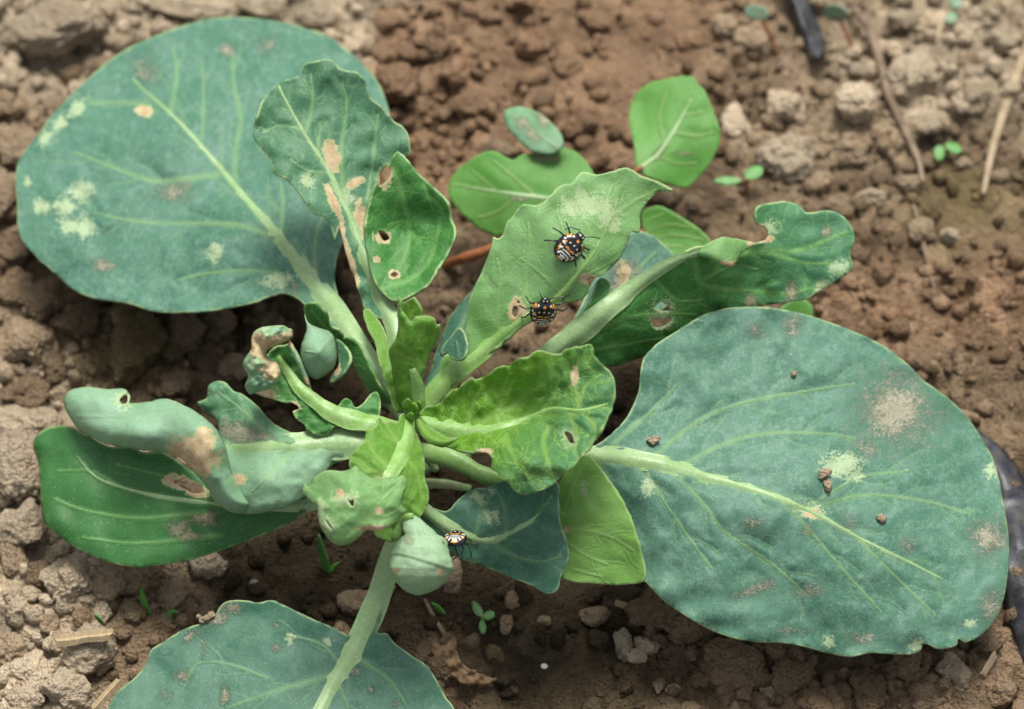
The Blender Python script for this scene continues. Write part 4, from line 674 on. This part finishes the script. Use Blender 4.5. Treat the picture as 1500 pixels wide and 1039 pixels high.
# ---------------------------------------------------------------- straw, sticks, dead leaf, plastic, pebbles
M_straw = plain_mat('straw', (.42, .34, .20), (.28, .20, .11), 60, .75, .2, (60, 4, 40))
M_twig = plain_mat('dry_twig', (.24, .18, .125), (.12, .085, .055), 300, .85, .15)
M_stick = plain_mat('pale_stick', (.34, .27, .18), (.24, .18, .11), 300, .85, .15)
def chip(px, py, ln, wd, ang, lab, mat=M_straw, name='straw_piece', lift=.8, th=1.0, cat='straw'):
    b = gpx(px, py, lift); a = math.radians(ang); n = 14; V = []; F = []
    for i in range(n):
        t = i/(n-1)-.5; wv = wd*(1+.12*vnoise(np.array([[t*9, ln*.1]]), 3)[0]); xx = t*ln+(2*random.random()-1)*.2
        for u, zz in ((-.5, 0), (-.25, .8), (0, .55), (.25, .9), (.5, 0), (.25, -.5), (-.25, -.5)):
            ex = (random.uniform(-4, 4) if i in (0, n-1) else 0)
            V.append(((xx+ex)*S, u*wv*S, (zz*th+.3*math.sin(t*3))*MM))
    F = [[i*7+j, i*7+(j+1) % 7, (i+1)*7+(j+1) % 7, (i+1)*7+j] for i in range(n-1) for j in range(7)]+[list(range(7))[::-1], [(n-1)*7+j for j in range(7)]]
    o = mk(name, V, F, mat, None, smooth=False); o.location = b; o.rotation_euler = (random.uniform(-.15, .15), random.uniform(-.15, .15), a); return tag(o, lab, cat)
chip(122, 934, 80, 20, 6, 'flat weathered straw piece on pale clods by the dusty leaf', lift=7)
chip(155, 1020, 60, 13, 52, 'frayed slanting straw piece at the foot of the dusty leaf', lift=7)
chip(918, 889, 32, 9, -22, 'short tan straw bit on dark soil under the light green leaf back')
chip(1448, 975, 36, 10, 55, 'short pale stick bit beneath the notched leaf edge', M_stick, 'stick_piece', cat='stick')
chip(1312, 78, 50, 8, 5, 'short dark twig bit beside the bright pale clod', M_twig, 'twig_piece', cat='twig')
def wand(name, pts, widths, mat, lab, cat, lift=2.0):
    zs = [float(gpx(x, y)[2]/MM)+lift for x, y in pts]; zs = [float(np.mean(zs[max(0, i-1):i+2])) for i in range(len(zs))]
    o = stalk(name, mat, None, pts, widths, zs=zs, flat=.9, loc=tuple(gpx(*pts[0]))); return tag(o, lab, cat)
wand('stick', [(1530,20),(1500,85),(1475,150),(1455,215),(1440,285)], [24,20,17,13,9], M_stick, 'long thin pale dry stick on the soil', 'stick')
wand('twig', [(1252,12),(1275,45),(1290,95),(1302,140),(1325,190),(1345,235),(1352,268)], [12,18,15,14,13,11,7], M_twig, 'curved grey brown dry twig lying over pale clods', 'twig', 3.0)
wand('twig', [(1338,300),(1350,345),(1362,400),(1375,440)], [5,7,6,3], M_twig, 'thin dark twig half buried past the twisted leaf tip', 'twig', 1.0)
wand('twig', [(622,878),(636,905),(652,932),(660,955)], [5,7,7,6], M_twig, 'thin dry stalk on dark soil below the pod shaped leaf', 'twig', .8)
M_dead = leaf_mat('dead_leaf', (.17, .105, .055), (.24, .155, .085), vein=(.30, .21, .12), bloom=.15, bloomc=(.3, .22, .14), net=.4, rim=0, transl=.05, rough=.8, spec=.15)
db = gpx(660, 960); dz = float(db[2]/MM)
dead = empty('dead_leaf', db, 'shrivelled brown dead leaf on dark soil left of the three leaved seedling', 'dead leaf')
blade('blade', M_dead, dead, [(640,925),(655,928),(668,938),(670,960),(685,978),(705,988),(728,996),(700,1003),(672,998),(655,980),(640,968),(630,945)], [(655,930,dz+1.5),(660,960,dz+2.2),(728,996,dz+1),(640,960,dz+.6),(700,988,dz+2.5)], veins=[([(655,928),(662,970),(690,992)],3)], ruffle=1.4, rs=18, step=3, curl=.4)
M_plastic = plain_mat('black_plastic', (.010, .013, .022), (.05, .048, .045), 420, .42, .4)
def film(pts, wds, lab, lift=1.5):
    p = catmull(pts, 6); n = len(p); d = np.gradient(p, axis=0); nn = np.stack([-d[:, 1], d[:, 0]], -1)/np.linalg.norm(d, axis=1)[:, None]
    s = np.linspace(0, 1, n); wd = np.interp(s, np.linspace(0, 1, len(wds)), wds)
    zz = np.array([float(gpx(*q)[2]/MM) for q in p]); zz = np.convolve(np.pad(zz, 4, 'edge'), np.ones(9)/9, 'valid')+lift
    k = 9; V = []
    for i in range(n):
        for j in range(k):
            u = j/(k-1)*2-1; q = p[i]+nn[i]*u*wd[i]/2
            V.append(P(q[0], q[1], zz[i]+2.2*(1-u*u)+.8*vnoise(np.array([[i*.22, j*.6]]), 8)[0]))
    F = [[i*k+j, i*k+j+1, (i+1)*k+j+1, (i+1)*k+j] for i in range(n-1) for j in range(k-1)]
    o = mk('plastic_strip', V, F, M_plastic, None); md = o.modifiers.new('thickness', 'SOLIDIFY'); md.thickness = .0004; md.offset = -1
    return tag(o, lab, 'plastic strip')
film([(1150,-40),(1168,0),(1182,40),(1192,66),(1198,84)], [34,36,36,34,30], 'crumpled black plastic strip end sticking out beside the red stemmed seedling')
film([(1360,600),(1425,650),(1462,690),(1486,750),(1498,810),(1508,880),(1530,960)], [30,40,56,70,74,70,66], 'glossy black plastic strip running along the tip of the largest round leaf', .5)
M_peb = plain_mat('pebble', (.34, .29, .21), (.24, .20, .14), 900, .7); M_white = plain_mat('white_stone', (.72, .72, .68), (.60, .60, .56), 900, .5)
def pebble(px, py, r, mat, lab):
    v, f = ICO[2]; q = v*(1+.12*fbm(v*1.7+px, 2, int(px)))[:, None]*np.array([1.1, .95, .75])*r*S; b = gpx(px, py); o = mk('pebble', q, f, mat); o.location = b+np.array([0, 0, r*S*.3]); tag(o, lab, 'pebble')
pebble(797, 977, 5, M_white, 'small white stone on dark moist soil'); pebble(372, 856, 7, M_peb, 'small pale round pebble above the dusty scratched leaf'); pebble(987, 1012, 10, M_peb, 'smooth grey tan pebble near the broken pale clods'); pebble(38, 703, 7, plain_mat('dark_pebble', (.06, .06, .06), (.09, .09, .085)), 'small dark pebble set in the broad pale slab'); pebble(1266, 370, 5, M_white, 'whitish stone chip past the tip of the twisted leaf')
# soil crumbs lying on leaves
def leaf_crumb(px, py, rx, ry, key, lab):
    z = float(LEAFZ[key]((px, py))); me = random.choice(MID); o = bpy.data.objects.new('soil_crumb', me); C.objects.link(o); o.scale = (rx*S, ry*S, min(rx, ry)*S*.8)
    o.rotation_euler = (0, 0, random.uniform(-.3, .3)); o.location = P(px, py, z+min(rx, ry)*S*.55/MM); o.color = (.46, .37, .255, 1); tag(o, lab, 'soil crumb')
leaf_crumb(1208, 694, 11, 9, 'L5', 'large soil crumb beside yellow blotch on the largest round leaf')
leaf_crumb(1211, 711, 7, 9, 'L5', 'soil crumb just below the large one on the largest round leaf')
leaf_crumb(957, 645, 10, 8, 'L5', 'soil crumb near the midrib base of the largest round leaf')
leaf_crumb(1291, 759, 7, 7, 'L5', 'small dark soil crumb right of the midrib on the largest round leaf')
leaf_crumb(1162, 547, 5, 5, 'L5', 'tiny soil crumb on the upper half of the largest round leaf')
for x, y, rx in ((303, 905, 7), (296, 908, 6), (310, 900, 6), (291, 903, 4)): leaf_crumb(x, y, rx, rx*.9, 'L17', 'soil crumb caught on the rim of the dusty scratched leaf')
for o in C.objects:
    if o.name.startswith('soil_crumb') and o.get('label', '').startswith('soil crumb caught'): o['group'] = 'crumbs on the dusty leaf rim'
# ---------------------------------------------------------------- harlequin bugs
def bug_pattern():
    n = NT('bug_shell'); c = n.attr('shell', 'Color'); x = n.pbsdf(c, .22, .55); n.lk(x.outputs[0], n.out.inputs[0]); return n.m
M_shell = bug_pattern()
BLK, WHT, ORG = (.007, .008, .010), (.66, .65, .58), (.58, .23, .02)
def shell_color(x, y):
    c = np.tile(np.array(BLK), (len(x), 1)); ay = np.abs(y)
    def spot(cx, cy, rx, ry, col):
        m = ((x-cx)/rx)**2+((ay-cy)/ry)**2 < 1; c[m] = col
    # abdomen
    spot(-.14, .24, .07, .16, ORG); spot(-.20, .10, .05, .08, ORG); spot(-.42, .60, .12, .07, ORG)
    for cx, w_ in ((-.36, .40), (-.52, .36), (-.68, .26)): 
        m = (np.abs(x-cx+.12*ay*ay) < .035) & (ay < w_); c[m] = WHT
    th = np.arctan2(ay, -(x+.05)); rr_ = np.hypot((x+.05)/.95, y/.82)
    m = (x < .02) & (rr_ > .66) & (rr_ < .93) & ((np.sin(th*13) > .35)); c[m] = WHT
    m = (x < -.25) & (rr_ >= .90) & (rr_ < .965) & (np.sin(th*6.5+1) > -.2); c[m] = ORG
    # thorax
    spot(.20, 0, .06, .06, WHT); spot(.16, .34, .065, .065, WHT); spot(.04, .66, .08, .08, ORG); spot(.14, .80, .06, .06, WHT)
    spot(.52, .0, .085, .10, ORG); spot(.50, .64, .10, .11, ORG); spot(.55, .44, .06, .06, WHT); spot(.36, .80, .08, .06, ORG)
    spot(.86, .13, .055, .06, WHT)
    return c
def make_bug(pos, f, u, length, legs, ants, lab):
    f = np.array(f, float); f /= np.linalg.norm(f); u = np.array(u, float); u -= f*(u@f); u /= np.linalg.norm(u); l = np.cross(u, f)
    tw = lambda v: v[..., 0:1]*RV+v[..., 1:2]*UV_+v[..., 2:3]*BV
    h = length/2; V, F, Cc = [], [], []; b = 0
    # body and head as one lofted shell along x
    xs = np.concatenate([-np.cos(np.linspace(0, math.pi, 70))*.86-.12]); ns = 64
    def half(x):
        bodyw = .80*np.sqrt(np.clip(1-((x+.13)/.86)**2, 0, 1))**.85
        head = .30*np.sqrt(np.clip(1-((x-.78)/.24)**2, 0, 1)); return np.maximum(bodyw, head)
    xs = np.concatenate([xs[:-6], np.linspace(xs[-6], 1.018, 18)])
    for x in xs:
        hw = max(float(half(np.array(x))), .004); hz = .52*hw**.75 if hw > .01 else .02
        t = np.linspace(0, 2*math.pi, ns, endpoint=False); y = hw*np.cos(t); sn = np.sin(t)
        z = np.where(sn > 0, hz*sn, .24*hz/.52*sn)
        V.append(np.column_stack([np.full(ns, x), y, z])); cc = shell_color(np.full(ns, x), y/.82*1.0); cc[sn < -.05] = BLK; Cc.append(cc)
    n = len(xs); F += [[i*ns+j, i*ns+(j+1) % ns, (i+1)*ns+(j+1) % ns, (i+1)*ns+j] for i in range(n-1) for j in range(ns)]+[list(range(ns))[::-1], [(n-1)*ns+j for j in range(ns)]]
    b = n*ns
    def tube(pts, r0, r1):
        nonlocal b
        pts = np.array(pts, float); m = len(pts); sg = 8
        for i in range(m):
            tg = pts[min(i+1, m-1)]-pts[max(i-1, 0)]; tg /= np.linalg.norm(tg); a = np.cross(tg, [.3, .2, 1]); a /= np.linalg.norm(a); q = np.cross(tg, a); r = r0+(r1-r0)*i/(m-1); t = np.linspace(0, 2*math.pi, sg, endpoint=False)
            V.append(pts[i]+r*(np.cos(t)[:, None]*a+np.sin(t)[:, None]*q)); Cc.append(np.tile(np.array(BLK), (sg, 1)))
        F.extend([[b+i*sg+j, b+i*sg+(j+1) % sg, b+(i+1)*sg+(j+1) % sg, b+(i+1)*sg+j] for i in range(m-1) for j in range(sg)]); F.append([b+(m-1)*sg+j for j in range(sg)]); b += m*sg
    for L in legs: tube(L, .058, .036)
    V_ = np.concatenate(V)*h; V_ = V_[:, :1]*tw(f)+V_[:, 1:2]*tw(l)+V_[:, 2:]*tw(u)
    e = empty('harlequin_bug', pos, lab, 'bug'); e['group'] = 'bugs on the cabbage'
    o = mk('body', V_+pos, F, M_shell, e); bm = bmesh.new(); bm.from_mesh(o.data); bmesh.ops.recalc_face_normals(bm, faces=bm.faces); bm.to_mesh(o.data); bm.free()
    fattr(o, 'shell', 'FLOAT_COLOR', np.column_stack([np.concatenate(Cc), np.ones(len(V_))]))
    for A_ in ants:
        V, F, Cc = [], [], []; b = 0; tube(A_, .036, .026); q = np.concatenate(V)*h; q = q[:, :1]*tw(f)+q[:, 1:2]*tw(l)+q[:, 2:]*tw(u)
        a = mk('antenna', q+pos, F, M_shell, e); fattr(a, 'shell', 'FLOAT_COLOR', np.column_stack([np.concatenate(Cc), np.ones(len(q))]))
LEGS = [[(.45, s*.45, -.1), (.62, s*.85, .12), (.78, s*1.12, -.28)] for s in (1, -1)]+[[(.15, s*.6, -.1), (.16, s*1.08, .14), (.02, s*1.42, -.28)] for s in (1, -1)]+[[(-.2, s*.6, -.1), (-.5, s*1.05, .14), (-.85, s*1.25, -.28)] for s in (1, -1)]
ANT = [[(.92, s*.16, .05), (1.1, s*.36, .18), (1.28, s*.72, .1), (1.38, s*1.0, -.05)] for s in (1, -1)]
z3 = lambda x, y: float(LEAFZ['L3']((x, y)))
make_bug(P(835, 361, z3(835, 361)+.85), (.70, .66, .05), (.22, -.30, .93), 49*S, LEGS,
 [[(.92, .16, .05), (1.02, .40, .15), (.78, .86, .1), (.42, .95, 0)], [(.92, -.16, .05), (1.15, -.32, .15), (1.4, -.62, .1), (1.55, -.95, -.05)]], 'bug on the upper part of the pale leaf showing its striped rear')
make_bug(P(796, 455, z3(794, 462)+1.9), (.12, .72, .66), (.05, -.66, .75), 48*S, LEGS[:5],
 [[(.92, .16, .05), (1.2, .3, .1), (1.42, .42, -.1)], [(.92, -.16, .05), (1.1, -.5, .1), (1.2, -1.0, .05), (1.25, -1.4, -.05)]], 'bug clinging to the lower edge of the pale leaf, head up with white spots')
RL = [[(-.3, s*.35, -.15), (-.5, s*.85, -.25), (-.55, s*1.05, -.85), (-.62, s*1.0, -1.15)] for s in (-1,)]+[[(-.1, -.3, -.2), (-.5, -.55, -.5), (-.62, -.38, -.85), (-.7, -.45, -1.1)], [(-.2, .1, -.2), (-.5, -.05, -.6), (-.62, -.15, -.95), (-.75, .3, -1.3)], [(-.1, .3, -.2), (-.35, .6, -.35), (-.4, .9, -.6)], [(.3, .4, -.2), (.5, .8, -.3), (.6, 1.0, -.6)], [(.3, -.4, -.2), (.5, -.8, -.3), (.6, -1.0, -.6)]]
make_bug(P(667, 789, float(LEAFZ['L7']((667, 789)))+3.2), (.05, .42, -.90), (-.05, .88, .46), 42*S, RL, [], 'bug beside the pod shaped leaf seen from behind with dangling black legs')
